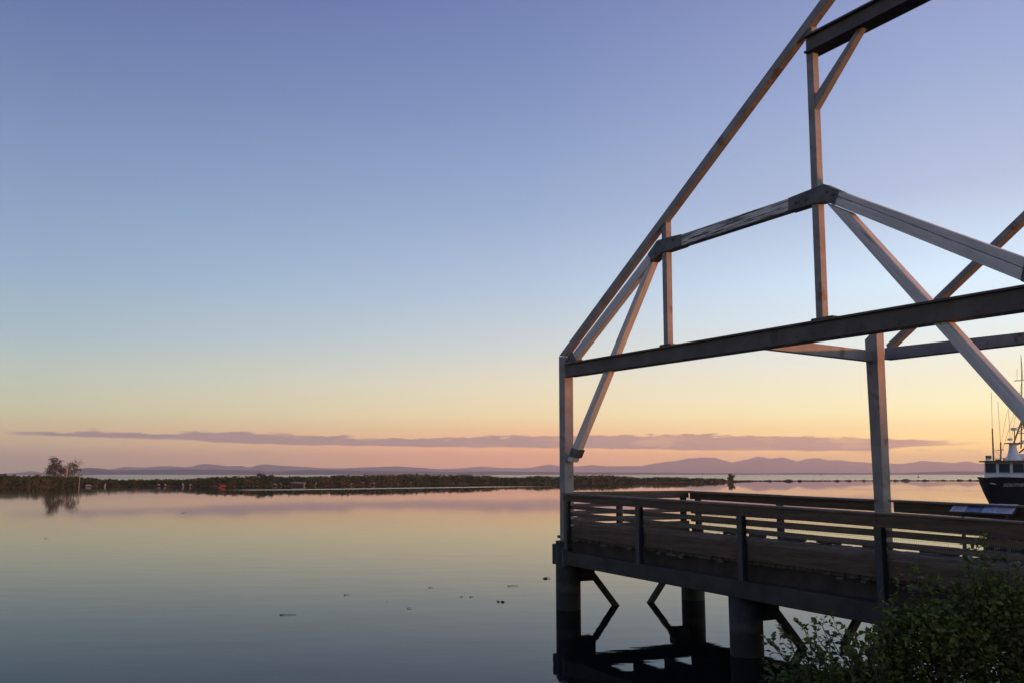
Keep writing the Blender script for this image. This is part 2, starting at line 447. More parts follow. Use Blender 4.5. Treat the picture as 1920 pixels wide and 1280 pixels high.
# ---- near bank (below the frame, carries the viewer and the shrubs)
M['earth'] = simple_mat('bank_earth', (0.07, 0.06, 0.045), 0.95, 0.4, 1.5, bump=0.5)
def bank_h(x, y):
    edge = 8.2 + 0.42 * x + 0.35 * math.sin(x * 1.3) if x > -4 else 6.5 + 0.3 * math.sin(x)
    edge = min(edge, 12.2)
    s = (edge - y)
    return max(-1.0, min(1.75, s * 0.42)) + 0.05 * math.sin(3 * x) * math.sin(2.3 * y)
nx, ny = 60, 60
vs = []; fs = []
for i in range(nx + 1):
    for j in range(ny + 1):
        x = -22 + 52 * i / nx; y = -20 + 33.5 * j / ny
        vs.append((x, y, bank_h(x, y)))
for i in range(nx):
    for j in range(ny):
        a = i * (ny + 1) + j
        fs.append([a, a + ny + 1, a + ny + 2, a + 1])
tag(mesh_obj('ground', vs, fs, M['earth'], smooth=True, origin=(0, 0, 0)), kind='structure')

# ================================================================== BARN FRAME
frame = empty('barn_frame', P(0, 0, zl['wb'](0)))
tag(frame, 'grey steel outline of a barn with old whitewashed timber truss standing on the pier', 'barn frame')
PF = A0 - VF * 0.13
def member(name, poly, off, depth, mat, p0=PF, bevel=0.008, parent=None, ax=None):
    pts = [on_plane(x, y, p0 + VF * off, VF) for x, y in poly]
    a = (pts[ax[1]] - pts[ax[0]]) if ax else max((pts[(i + 1) % len(pts)] - pts[i] for i in range(len(pts))), key=lambda d: d.length)
    vs, fs = prism_vf(pts, VF * depth)
    return mesh_obj(name, vs, fs, M[mat], parent or frame, axis=a, bevel=bevel)
def lerp_line(p, q, x): return (x, p[1] + (q[1] - p[1]) * (x - p[0]) / (q[0] - p[0]))
def lerp_line_y(p, q, y): return (p[0] + (q[0] - p[0]) * (y - p[1]) / (q[1] - p[1]), y)
def ibeam(name, up_l, up_r, lo_l, lo_r, off, depth, mat, p0=PF):
    """rolled beam: web and two flanges as one mesh; the four points are the front face's corners"""
    g = lambda a, b, f: (a[0] + (b[0] - a[0]) * f, a[1] + (b[1] - a[1]) * f)
    mb = MB()
    for f0, f1_, o_, d_ in ((0, .10, off, depth), (.10, .90, off + depth * .22, depth * .5), (.90, 1, off, depth)):
        poly = [g(up_l, lo_l, f0), g(up_r, lo_r, f0), g(up_r, lo_r, f1_), g(up_l, lo_l, f1_)]
        pts = [on_plane(x, y, p0 + VF * o_, VF) for x, y in poly]
        if o_ != off:   # keep the web inside the flanges when it is set back
            base = [on_plane(x, y, p0 + VF * off, VF) + VF * (o_ - off) for x, y in poly]
            pts = base
        vs, fs = prism_vf(pts, VF * d_)
        mb.add(vs, fs)
    ax = on_plane(*up_r, p0, VF) - on_plane(*up_l, p0, VF)
    return mb.build(name, M[mat], frame, axis=ax)

XR = 1968   # right post of the truss, just outside the frame
# main posts and rafters
member('post', [(1047.6, 668), (1058.5, 668), (1060, 1023), (1050, 1023)], 0, 0.27, 'steel', ax=(0, 3))
ru0, ru1 = (1047.6, 667), (1537.5, 0); rl0, rl1 = (1058.5, 667.5), (1553.5, 0)
member('rafter', [ru0, lerp_line_y(ru0, ru1, -240), lerp_line_y(rl0, rl1, -240), rl0], 0.002, 0.17, 'steel')
# tie beam and collar beam
ibeam('tie_beam', (1058.8, 680.5), lerp_line((1400, 623.4), (1920, 533.5), 2010), (1058.8, 705.5), lerp_line((1400, 657), (1920, 579.4), 2010), -0.04, 0.33, 'steel_dark')
ibeam('collar_beam', (1507, 67.5), lerp_line((1507, 67.5), (1636, 0), 2010), (1507, 100.5), lerp_line((1507, 100.5), (1695, 4), 2010), -0.03, 0.36, 'steel_dark')
# hangers
member('hanger', [(1239.6, 408), (1248.2, 403), (1252.0, 645), (1244.3, 647)], 0.06, 0.165, 'steel', ax=(0, 3))
member('hanger', [(1508.8, 42), (1520.6, 30), (1542.4, 596), (1529.8, 599)], 0.06, 0.165, 'steel', ax=(0, 3))
member('base_plate', [(1236, 646.5), (1256, 643), (1256, 646.5), (1236, 650)], 0.02, 0.24, 'steel_dark')
member('base_plate', [(1520, 598), (1560, 591), (1560, 595), (1520, 602)], 0.02, 0.24, 'steel_dark')
member('brace', [(1528, 178), (1607, 54), (1618, 47), (1528, 204)], 0.065, 0.15, 'steel', ax=(0, 1))
# right post beyond the frame carries tie and collar beams
member('post', [(XR, 60), (XR + 18, 50), (XR + 24, 1250), (XR + 5, 1250)], 0.03, 0.26, 'steel', ax=(0, 3))
# whitewashed timber truss
member('timber_chord', [(1073, 662), (1214.4, 476.5), (1222.4, 489.5), (1080, 674)], 0.03, 0.15, 'timber', ax=(0, 1), bevel=0.012)
member('timber_chord', [(1276.6, 440), (1478, 372), (1478, 396), (1277.4, 461)], 0.03, 0.20, 'timber_flaky', ax=(0, 1), bevel=0.012)
cut = 0.34
member('timber_chord', [(1573, 358.5), (1922, 484), (1918, 502.2), (1569.7, 367.1)], 0.03, 0.20, 'timber', ax=(0, 1), bevel=0.006)
member('timber_chord', [(1569.4, 367.9), (1917.8, 503.4), (1913, 526), (1563.8, 383.8)], 0.03, 0.20, 'timber', ax=(0, 1), bevel=0.006)
member('timber_brace', [(1212, 500), (1224, 490), (1073, 866), (1062, 864)], 0.05, 0.19, 'timber', ax=(1, 2), bevel=0.012)
e0, e1 = (1549, 381), (1925, 803); g0, g1 = (1590, 397.5), (1925, 765)
member('timber_brace', [e0, g0, lerp_line(g0, g1, 1964), lerp_line(e0, e1, 1964)], 0.05, 0.19, 'timber', ax=(1, 2), bevel=0.012)
member('steel_shoe', [(1058.8, 676), (1069.5, 659.5), (1079.5, 673.5), (1078, 681)], 0.022, 0.22, 'steel_shoe')
member('steel_shoe', [(1231, 451.5), (1243, 447.2), (1276.8, 439), (1277.8, 461.6), (1240, 474), (1222.4, 491), (1213.6, 476.6)], 0.022, 0.215, 'steel_shoe')
member('steel_shoe', [(1477.5, 371.5), (1520, 354.7), (1543.4, 345.0), (1573.6, 358.2), (1564.2, 384.8), (1545.5, 377.6), (1520, 383.6), (1477.5, 397)], 0.022, 0.215, 'steel_shoe')
member('steel_shoe', [(1071, 838), (1084.5, 843), (1078.5, 858), (1065.5, 855)], 0.04, 0.21, 'steel_shoe')
member('steel_shoe', [(1922, 483), (1965, 500), (1962, 545), (1912.5, 527)], 0.022, 0.215, 'steel_shoe')
# bolt heads on the shoes
bolts = MB()
for (x, y) in ((1236, 457), (1262, 450), (1229, 475), (1492, 381), (1510, 375), (1550, 360), (1562, 366), (1066, 672), (1072, 848), (1079, 851), (1221, 489)):
    c = on_plane(x, y, PF + VF * 0.02, VF)
    bolts.tube([c, c - VF * 0.025], 0.026, 6)
for p_ in [0]:
    bolts.build('bolt_heads', M['steel_dark'], frame)['kind'] = 'stuff'

# rear frame, parallel, on the far edge of the deck
tB = tv(on_plane(1657, 1000, A0 + V * (DECK_W - 0.05), V))[0]
PB = P(tB, DECK_W - 0.05, 0)
member('post', [(1621, 637), (1634, 623), (1643, 622), (1645, 676), (1661, 1036), (1644, 1036)], 0, 0.255, 'steel', p0=PB, ax=(0, 5))
bu0, bu1 = (1661, 646), (1920, 394.4); bl0, bl1 = (1664, 656.5), (1920, 411.6)
member('rafter', [bu0, lerp_line(bu0, bu1, 2080), lerp_line(bl0, bl1, 2080), bl0], 0.03, 0.20, 'steel', p0=PB)
member('tie_beam', [(1658, 652), lerp_line((1661, 651.5), (1920, 622.5), 2080), lerp_line((1661, 674), (1920, 644), 2080), (1658, 674.3)], 0.02, 0.22, 'steel', p0=PB)
member('post', [(2080, 120), (2098, 110), (2110, 1180), (2090, 1180)], 0.02, 0.26, 'steel', p0=PB, ax=(0, 3))
# eave beam from the rear post back to the front tie beam
eb = on_plane(1640, 656.5, PB, VF); eb2 = on_plane(1640, 677, PB, VF)
run = (PB - PF).dot(VF)
c0 = Vector((PB.x, PB.y, 0)) - UF * 0.02
mb = MB()
pts = [Vector((c0.x, c0.y, eb2.z)), Vector((c0.x, c0.y, eb.z))]
q = -VF * (run - 0.30)
vs = []
for a_ in (0, -0.14):
    for z_ in (eb2.z, eb.z):
        for k_ in (0, 1):
            b_ = c0 + UF * a_ + q * k_
            vs.append(Vector((b_.x, b_.y, z_ + (0.05 if k_ else 0))))
mb.add(vs, [[0, 1, 3, 2], [4, 6, 7, 5], [0, 4, 5, 1], [2, 3, 7, 6], [0, 2, 6, 4], [1, 5, 7, 3]])
mb.build('eave_beam', M['steel'], frame, axis=VF, bevel=0.006)

# ================================================================== PIER
pier = empty('pier', P(0, 0, 0))
tag(pier, 'dark timber pier deck on round piles over calm water beneath the barn frame', 'pier')
ts_front = [front_t(1064, -0.3), front_t(1204, -0.3), front_t(1396, -0.3), front_t(1656, -0.3)]
print('rail post t:', [round(x, 2) for x in ts_front], 'tB', round(tB, 2))
bay = (ts_front[3] - ts_front[1]) / 2
T2 = tv(on_z(1410, 1226, 0))[0]
print('pile2 t', T2, tv(on_z(1410, 1226, 0)), 'C pile', tv(on_z(1298, 1128, 0)))
pile_ts = [0.0, T2, 2 * T2]
RP = 0.315
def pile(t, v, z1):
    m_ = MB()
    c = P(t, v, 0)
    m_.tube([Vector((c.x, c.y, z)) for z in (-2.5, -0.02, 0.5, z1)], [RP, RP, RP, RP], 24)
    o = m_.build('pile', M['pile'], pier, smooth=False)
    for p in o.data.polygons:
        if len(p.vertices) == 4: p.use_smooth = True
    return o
AX = (U, V, Vector((0, 0, 1)))
for k, t in enumerate(pile_ts):
    for v in (0.02, DECK_W - 0.02):
        p = pile(t, v, zl['gb'](t) + (0.55 if (k == 0 and v < 1) else 0.0))
        if k == 0 and v < 1:
            zt = zl['gb'](0) + 0.56
            ztop = on_plane(1062, 1019, A0, V).z; zbot = on_plane(1045, 1054, A0, V).z
            col = MB().box(P(-0.0, 0.02, (ztop + zbot) / 2), 0.66, 0.56, ztop - zbot, AX)
            col.build('collar', M['pile'], p, bevel=0.01)
            MB().box(P(0.345, -0.27, (ztop + zbot) / 2 - 0.01), 0.03, 0.16, (ztop - zbot) * 0.95, AX).build('bracket', M['teal'], p)
        # corbel and brace towards the middle of the bent
        s = 1 if v < 1 else -1
        zc = zl['gb'](t)
        MB().box(P(t, v + s * (RP + 0.17), zc - 0.235), 0.34, 0.46, 0.45, AX).build('corbel', M['pile'], pier, bevel=0.03)
        a = P(t, v + s * (RP + 0.36), zc - 0.26); b = P(t, v + s * (RP + 0.36 + 1.05), -0.35)
        d = (b - a).normalized()
        mb = MB().box((a + b) / 2, (b - a).length, 0.12, 0.13, (d, U, d.cross(U)))
        mb.build('diagonal_brace', M['pile'], pier, axis=d)
def beam_tz(name, zt, zb, t0, t1, v0, v1, mat, parent, bevel=0.0, sag=0.0):
    vs = []
    for t in (t0, t1):
        for v in (v0, v1):
            vs += [P(t, v, zb(t)), P(t, v, zt(t) + sag)]
    fs = [[0, 1, 3, 2], [4, 6, 7, 5], [0, 4, 5, 1], [2, 3, 7, 6], [0, 2, 6, 4], [1, 5, 7, 3]]
    return mesh_obj(name, vs, fs, M[mat], parent, axis=U, bevel=bevel)
off = lambda f, d: (lambda t: f(t) + d)
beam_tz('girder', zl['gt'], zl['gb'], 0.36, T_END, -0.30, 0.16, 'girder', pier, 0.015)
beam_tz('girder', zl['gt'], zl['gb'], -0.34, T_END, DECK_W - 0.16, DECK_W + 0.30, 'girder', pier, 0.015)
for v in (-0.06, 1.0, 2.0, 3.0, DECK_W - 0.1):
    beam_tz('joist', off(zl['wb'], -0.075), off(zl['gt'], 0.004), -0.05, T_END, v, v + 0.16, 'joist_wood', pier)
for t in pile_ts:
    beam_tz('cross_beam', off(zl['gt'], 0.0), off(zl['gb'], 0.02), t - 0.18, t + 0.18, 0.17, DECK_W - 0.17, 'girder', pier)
# deck planks, each its own, ends a little ragged past the outer joist
rnd = random.Random(4)
t = -0.30
k = 0
while t < T_END:
    wdt = 0.145
    z = zl['wb'](t)
    ov0 = -0.12 - rnd.choice((0, 0, 0.03, 0.08, 0.16)) * rnd.random()
    dz = rnd.uniform(-0.012, 0.004)
    vs = []
    for tt in (t, t + wdt - 0.012):
        for v in (ov0, DECK_W + 0.12 + rnd.uniform(0, .06)):
            vs += [P(tt, v, z - 0.072 + dz), P(tt, v, z - 0.003 + dz)]
    mesh_obj('deck_plank', vs, [[0, 1, 3, 2], [4, 6, 7, 5], [0, 4, 5, 1], [2, 3, 7, 6], [0, 2, 6, 4], [1, 5, 7, 3]], M['deck_wood'], pier)
    t += wdt; k += 1
# short blocks and splinters hanging below the kerb board
for i in range(11):
    t = rnd.uniform(0.3, 13)
    z = zl['wb'](t) - 0.085 - rnd.uniform(0.0, 0.02)
    MB().box(P(t, -0.17 - rnd.uniform(0, .08), z), rnd.uniform(.1, .34), 0.06, rnd.uniform(.03, .06), AX).build('blocking', M['deck_wood'], pier)

# ================================================================== RAILINGS
def slat(name, t0, t1, v0, v1, zt, zb, mat, parent, along='t', vv=None, wob=0.006):
    a, b = rnd.uniform(-wob, wob), rnd.uniform(-wob, wob)
    vs = []
    if along == 't':
        for t, e in ((t0, a), (t1, b)):
            for v in (v0, v1): vs += [P(t, v, zb(t) + e), P(t, v, zt(t) + e)]
        ax = U
    else:
        for v, e in ((v0, a), (v1, b)):
            for t in (t0, t1): vs += [P(t, v, zb(t0) + e), P(t, v, zt(t0) + e)]
        ax = V
    return mesh_obj(name, vs, [[0, 1, 3, 2], [4, 6, 7, 5], [0, 4, 5, 1], [2, 3, 7, 6], [0, 2, 6, 4], [1, 5, 7, 3]], M[mat], parent, axis=ax, bevel=0.006)
def hpost(name, t, v, zt, zb, parent, turn=False, mat='post_blue'):
    """steel H-section upright"""
    mb = MB(); h = zt - zb; zc = (zt + zb) / 2
    if not turn:
        for dv in (-.055, .055): mb.box(P(t, v + dv, zc), 0.13, 0.014, h, AX)
        mb.box(P(t, v, zc), 0.014, 0.096, h, AX)
    else:
        for dv in (-.055, .055): mb.box(P(t + dv, v, zc), 0.014, 0.13, h, AX)
        mb.box(P(t, v, zc), 0.096, 0.014, h, AX)
    return mb.build(name, M[mat], parent)
fr = empty('railing', P(0, -0.3, zl['wb'](0)))
tag(fr, 'weathered wood slat railing with blue steel posts along the near side of the pier', 'railing', 'railings of the pier')
posts = [ts_front[0] + 0.12, ts_front[1], ts_front[2], ts_front[3]]
while posts[-1] + bay < T_END: posts.append(posts[-1] + bay)
for t in posts:
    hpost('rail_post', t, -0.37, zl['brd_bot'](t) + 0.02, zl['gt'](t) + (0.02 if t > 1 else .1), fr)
ends = [posts[0] - 0.10] + posts[1:] + [T_END]
for i, (a, b) in enumerate(zip(ends, ends[1:])):
    g = 0.004
    slat('rail_cap', a + g, b - g, -0.47, -0.19, zl['cap_top'], zl['cap_bot'], 'rail_wood', fr)
    slat('top_board', a + g, b - g, -0.435, -0.395, off(zl['cap_bot'], 0.016), zl['brd_bot'], 'board_wood', fr)
    for st, sb in (('s1t', 's1b'), ('s2t', 's2b'), ('s3t', 's3b')):
        slat('slat', a + g, b - g, -0.295, -0.255, zl[st], zl[sb], 'rail_wood', fr)
    slat('kerb_board', a + g, b - g, -0.295, -0.225, zl['wt'] if i == 0 else off(zl['s3b'], -0.004), zl['wb'], 'board_wood', fr)
# far side
rr = empty('railing', P(0, DECK_W, zl['wb'](0)))
tag(rr, 'weathered wood slat railing with wire mesh along the far side of the pier', 'railing', 'railings of the pier')
VR = DECK_W + 0.05
rposts = [0.12, tv(on_plane(1457, 960, A0 + V * VR, V))[0]]
step = rposts[1] - rposts[0]
while rposts[-1] + step < T_END: rposts.append(rposts[-1] + step)
for t in rposts:
    hpost('rail_post', t, VR + 0.10, zl['cap_bot'](t) - 0.002, zl['wb'](t) - 0.05, rr)
rends = [-0.10] + rposts[1:] + [T_END]
if True:
    segs = []
    for a, b in zip(rends, rends[1:]):
        if a < tB < b: segs += [(a, tB - 0.16), (tB + 0.22, b)]
        else: segs.append((a, b))
    for a, b in segs:
        up_ = 0.012 if a > tB - .2 else 0.0
        slat('rail_cap', a + .004, b - .004, VR - 0.17, VR + 0.16, off(zl['cap_top'], up_), off(zl['cap_bot'], up_), 'rail_wood', rr)
        slat('top_board', a + .004, b - .004, VR - 0.02, VR + 0.02, off(zl['cap_bot'], up_ + .014), off(zl['brd_bot'], -0.04 if not up_ else -0.04), 'board_wood', rr)
    for a, b in zip(rends, rends[1:]):
        for z1, z0 in ((2.40, 2.31), (2.185, 2.085)):
            slat('slat', a + .004, b - .004, VR + 0.0, VR + 0.04, off(zl['wb'], z1 - zl['wb'](0)), off(zl['wb'], z0 - zl['wb'](0)), 'rail_wood', rr)
    # kerb laid in short lengths, so that light shows between them under the lowest slat
    t = -0.05
    while t < T_END:
        L = rnd.uniform(0.35, 1.1)
        slat('kerb_board', t, min(t + L, T_END), VR - 0.02, VR + 0.05, off(zl['wb'], 0.155), zl['wb'], 'board_wood', rr)
        t += L + rnd.uniform(0.25, 0.9)
mesh_w = MB()
def wire(a, b, r=0.0022):
    d = (b - a).normalized(); s_ = d.cross(V).normalized()
    mesh_w.add([a - s_ * r - V * r, a + s_ * r - V * r, a + V * r, b - s_ * r - V * r, b + s_ * r - V * r, b + V * r], [[0, 1, 4, 3], [1, 2, 5, 4], [2, 0, 3, 5]])
t = 0.2
while t < T_END - .1:
    wire(P(t, VR + .045, zl['wb'](t) + .02), P(t, VR + .045, zl['brd_bot'](t))); t += 0.05
for k in range(13):
    f = lambda t: zl['wb'](t) + .03 + (zl['brd_bot'](t) - zl['wb'](t) - .04) * k / 12
    wire(P(.2, VR + .045, f(.2)), P(T_END - .1, VR + .045, f(T_END - .1)))
mesh_w.build('wire_mesh', M['wire'], rr)['kind'] = 'stuff'
# short end
sr = empty('railing', P(-0.2, 2, zl['wb'](0)))
tag(sr, 'short wood slat railing closing the outer end of the pier', 'railing', 'railings of the pier')
TS = -0.22
for v in (1.75, DECK_W - 0.12):
    hpost('rail_post', TS + 0.02, v, zl['cap_bot'](0) - 0.002, zl['wb'](0) - 0.05, sr, turn=True)
slat('rail_cap', TS - 0.18, TS + 0.12, 0.05, DECK_W + .2, zl['cap_top'], zl['cap_bot'], 'rail_wood', sr, along='v', wob=0)
slat('top_board', TS + 0.09, TS + 0.13, 0.05, DECK_W - .0, off(zl['cap_bot'], .014), zl['brd_bot'], 'board_wood', sr, along='v', wob=0)
for st, sb in (('s1t', 's1b'), ('s2t', 's2b'), ('s3t', 's3b'), ('wt', 'wb')):
    slat('slat' if st != 'wt' else 'kerb_board', TS + 0.09, TS + 0.13, 0.05, DECK_W, zl[st], zl[sb], 'rail_wood' if st != 'wt' else 'board_wood', sr, along='v')

# ================================================================== INFORMATION PANEL on the far rail
M['panel_white'] = simple_mat('panel_white', (0.42, 0.43, 0.47), 0.4, 0.12, 9.0, bump=0)
M['panel_blue'] = simple_mat('panel_blue', (0.05, 0.10, 0.22), 0.4, 0.6, 5.0, bump=0, dark=(0.02, 0.03, 0.06), dark_amt=0.4, dscale=5.0)
M['panel_pale'] = simple_mat('panel_pale', (0.22, 0.30, 0.46), 0.4, 0.4, 8.0, bump=0)
M['print'] = simple_mat('grey_print', (0.09, 0.11, 0.16), 0.5, 0.2, 9.0, bump=0)
pf = P(0, VR - 0.42, 0); pr = P(0, VR + 0.02, 0)
q0 = on_plane(1780.7, 957.5, pf, V); q1 = on_plane(1897, 962.5, pf, V)
q3 = on_plane(1791.5, 942.0, pr, V); q2 = on_plane(1909.5, 945.2, pr, V)
nP = (q1 - q0).cross(q3 - q0).normalized()
if nP.z < 0: nP = -nP
info = empty('information_panel', (q0 + q1) / 2)
tag(info, 'sloping blue and white information panel on the far railing near the boat', 'sign')
def panel_pt(u, v): return q0 * (1 - u) * (1 - v) + q1 * u * (1 - v) + q2 * u * v + q3 * (1 - u) * v
def panel_piece(name, u0, u1, v0, v1, th, mat, lift=0.0):
    pts = [panel_pt(u0, v0) + nP * lift, panel_pt(u1, v0) + nP * lift, panel_pt(u1, v1) + nP * lift, panel_pt(u0, v1) + nP * lift]
    vs, fs = prism_vf(pts, nP * th)
    return mesh_obj(name, vs, fs, M[mat], info)
panel_piece('backing_board', -.01, 1.01, -.02, 1.02, 0.03, 'steel_dark', -0.03)
panel_piece('text_field', 0, .245, 0, 1, 0.004, 'panel_white', 0.001)
panel_piece('picture_field', .247, .52, 0, 1, 0.004, 'panel_blue', 0.001)
panel_piece('picture_field', .522, .70, 0, 1, 0.004, 'panel_pale', 0.001)
panel_piece('text_field', .702, 1, 0, 1, 0.004, 'panel_white', 0.001)
pm = MB()
for u0, u1, rows in ((.03, .21, 7), (.73, .97, 9)):
    for i in range(rows):
        v0 = .12 + .76 * i / rows
        ln = rnd.uniform(.75, 1.0)
        pts = [panel_pt(u, v) + nP * 0.0055 for u, v in ((u0, v0), (u0 + (u1 - u0) * ln, v0), (u0 + (u1 - u0) * ln, v0 + .03), (u0, v0 + .03))]
        pm.add(*prism_vf(pts, nP * 0.0008))
pm.build('print_lines', M['print'], info)['kind'] = 'stuff'
for u in (.15, .85):
    a = panel_pt(u, .5) - nP * .03
    tt, vv = tv(a)
    MB().tube([a, Vector((a.x, a.y, zl['wb'](tt) + 0.0))], 0.035, 8).build('panel_leg', M['steel_dark'], info)

# ================================================================== FISHING BOAT
M['hull'] = simple_mat('black_hull', (0.006, 0.007, 0.012), 0.75, 0.3, 0.8, bump=0.03)
M['hull'].node_tree.nodes['Principled BSDF'].inputs['Specular IOR Level'].default_value = 0.15
M['white'] = simple_mat('boat_white', (0.62, 0.62, 0.63), 0.5, 0.12, 0.9, dark=(0.3, 0.26, 0.22), dark_amt=0.12, bump=0.02)
M['glass'] = simple_mat('window_glass', (0.01, 0.012, 0.014), 0.12, 0.1, 1.0, bump=0)
M['glass'].node_tree.nodes['Principled BSDF'].inputs['Specular IOR Level'].default_value = 0.2
M['brown'] = simple_mat('boat_brown', (0.10, 0.055, 0.04), 0.6, 0.3, 2.0, bump=0.03)
M['mast'] = simple_mat('mast_rust', (0.26, 0.17, 0.12), 0.6, 0.25, 2.0, bump=0.03)
M['red'] = simple_mat('rust_red', (0.30, 0.07, 0.035), 0.8, 0.3, 3.0)
bow = at_depth(1846.5, 896.3, 75.0)
boat = empty('fishing_boat', (bow.x, bow.y, 0))
tag(boat, 'black hulled fishing boat with white wheelhouse and rigging moored beyond the pier', 'boat')
BA = R(38)
bx = Vector((math.cos(BA), math.sin(BA), 0)); by = Vector((bx.y, -bx.x, 0))      # by: towards us, the port side
def B(s, b, z): 
    q_ = Vector((bow.x, bow.y, 0)) + bx * s + by * b
    return Vector((q_.x, q_.y, z))
def hb_deck(s): return 2.55 * (1 - (1 - min(s, 6.5) / 6.5) ** 2.3) * (1 if s < 13 else 1 - 0.18 * (s - 13) / 5)
def sheer(s): return bow.z + 0.10 - 0.10 * math.exp(-s) - 0.045 * max(0, s - 1)
st = [0.0, .25, .6, 1.0, 1.5, 2.2, 3, 4, 5.2, 6.5, 9, 12, 15, 18]
lev = [0, .12, .3, .5, .75, 1.0]          # 0 sheer .. 1 keel line below the water
vs = []; fs = []
for s in st:
    row = []
    for side in (-1, 1):
        for l in (lev if side == 1 else lev[::-1]):
            rake = 3.0 * l ** 1.15
            se = max(0.0, s - rake * math.exp(-s * 0.15)) if s < 8 else s
            z = sheer(s) * (1 - l) - 0.7 * l
            sx_ = s if s > rake * 0.0 else s
            b_ = hb_deck(se) * (1 - 0.45 * l ** 1.6)
            s_pos = max(s, rake) if s < rake else s
            vs.append(B(s_pos, side * max(b_, 0.015), z))
n2 = 2 * len(lev)
for i in range(len(st) - 1):
    for j in range(n2 - 1):
        a = i * n2 + j
        fs.append([a, a + 1, a + n2 + 1, a + n2])
fs.append([j for j in range(n2)][::-1]); fs.append([(len(st) - 1) * n2 + j for j in range(n2)])
hull = mesh_obj('hull', vs, fs, M['hull'], boat)
# deck plate, rub rail
dv = [B(s, sd * hb_deck(s) * .98, sheer(s) - .55) for s in st[2:] for sd in (-1, 1)]
mesh_obj('deck', dv, [[2 * i, 2 * i + 1, 2 * i + 3, 2 * i + 2] for i in range(len(st) - 3)], M['brown'], boat)
for sd in (-1, 1):
    MB().tube([B(s, sd * (hb_deck(s) + .02), sheer(s) + .02) for s in st], 0.055, 6).build('bulwark_rail', M['hull'], boat)
# ship's name on the port bow
cu = bpy.data.curves.new('name_text', 'FONT'); cu.body = 'SOUTHERN'; cu.size = 0.46; cu.extrude = 0.006; cu.shear = 0.25; cu.space_character = 1.12
to = bpy.data.objects.new('tmp_text', cu); C.objects.link(to)
dg = bpy.context.evaluated_depsgraph_get()
tm = bpy.data.meshes.new_from_object(to.evaluated_get(dg))
bpy.data.objects.remove(to)
# wrap the letters on the flared bow plating
p_l = at_depth(1881, 909, 76)
def hull_pt(s, z):
    l = (sheer(s) - z) / (sheer(s) + 0.7)
    rake = 3.0 * l ** 1.15
    se = max(0.0, s - rake * math.exp(-s * 0.15))
    return B(s, hb_deck(se) * (1 - 0.45 * l ** 1.6), z)
def name_start():
    best = None
    for i in range(10, 90):
        s = i * .05
        p = hull_pt(s, 2.45)
        d = p - EYE
        px = 960 + F * d.x / (d.y * math.cos(PITCH) + d.z * math.sin(PITCH))
        if best is None or abs(px - 1880.5) < best[0]: best = (abs(px - 1880.5), s)
    return best[1]
s0 = name_start()
vs = []
for v in tm.vertices:
    s = s0 + v.co.x * 0.78; z = 2.36 + v.co.y * 0.82
    p = hull_pt(s, z)
    ds = (hull_pt(s + .02, z) - hull_pt(s - .02, z)).normalized(); dz = (hull_pt(s, z + .02) - hull_pt(s, z - .02)).normalized()
    nn = ds.cross(dz).normalized()
    if nn.dot(by) < 0: nn = -nn
    vs.append(p + nn * (0.02 + v.co.z))
mesh_obj('name_lettering', vs, [list(p.vertices) for p in tm.polygons], simple_mat('letter_paint', (0.42, 0.42, 0.44), 0.5, 0.1, 2, bump=0), boat)
# small white fairlead mark at the bow
MB().tube([hull_pt(.45, 2.62), hull_pt(.8, 2.55)], 0.035, 6).build('fairlead', M['white'], boat)
# wheelhouse
ws0, ws1, wb_ = 3.5, 8.4, 1.70
zf, zr = 2.2, 4.36
def wh(s, b, z): return B(s, b, z)
house = MB()
pts = [wh(ws0, -wb_, zf), wh(ws0, wb_, zf), wh(ws1, wb_, zf), wh(ws1, -wb_, zf)]
ptt = [wh(ws0 + .25, -wb_ + .05, zr), wh(ws0 + .25, wb_ - .05, zr), wh(ws1, wb_ - .05, zr), wh(ws1, -wb_ + .05, zr)]
house.add(pts + ptt, [[0, 1, 5, 4], [1, 2, 6, 5], [2, 3, 7, 6], [3, 0, 4, 7], [4, 5, 6, 7]])
house.build('wheelhouse', M['white'], boat)
def wpane(face, a0, a1, z0, z1):
    def pt(a, z):
        k = (z - zf) / (zr - zf)
        if face == 'front':
            return wh(ws0 + .25 * k - .035, -wb_ + 2 * wb_ * a, z)
        return wh(ws0 + .25 * k + (ws1 - ws0) * a, wb_ - .05 * k + .035, z)
    m_ = [pt(a0, z0), pt(a1, z0), pt(a1, z1), pt(a0, z1)]
    o = mesh_obj('window', *prism_vf(m_, (bx if face == 'front' else -by) * 0.03), M['glass'], boat)
    fm = MB()
    for (p, q_) in zip(m_, m_[1:] + m_[:1]): fm.tube([p, q_], 0.035, 4)
    fm.build('window_frame', M['white'], o)
for a0, a1 in ((.03, .31), (.36, .64), (.69, .97)): wpane('front', a0, a1, 3.44, 4.26)
for a0, a1 in ((.04, .24), (.29, .49), (.54, .74)): wpane('side', a0, a1, 3.44, 4.26)
roof = MB()
pts = [wh(ws0 - .32, -wb_ - .14, zr + .0), wh(ws0 - .32, wb_ + .14, zr + .0), wh(ws1 + .3, wb_ + .25, zr), wh(ws1 + .3, -wb_ - .25, zr)]
roof.add(*prism_vf(pts, Vector((0, 0, .12)))); roof.build('roof', M['brown'], boat)
def bp(x, y, D=80.0): return at_depth(x, y, D)
def rod(name, pts, r, mat, seg=6): return MB().tube([bp(*p) for p in pts], r, seg).build(name, M[mat], boat)
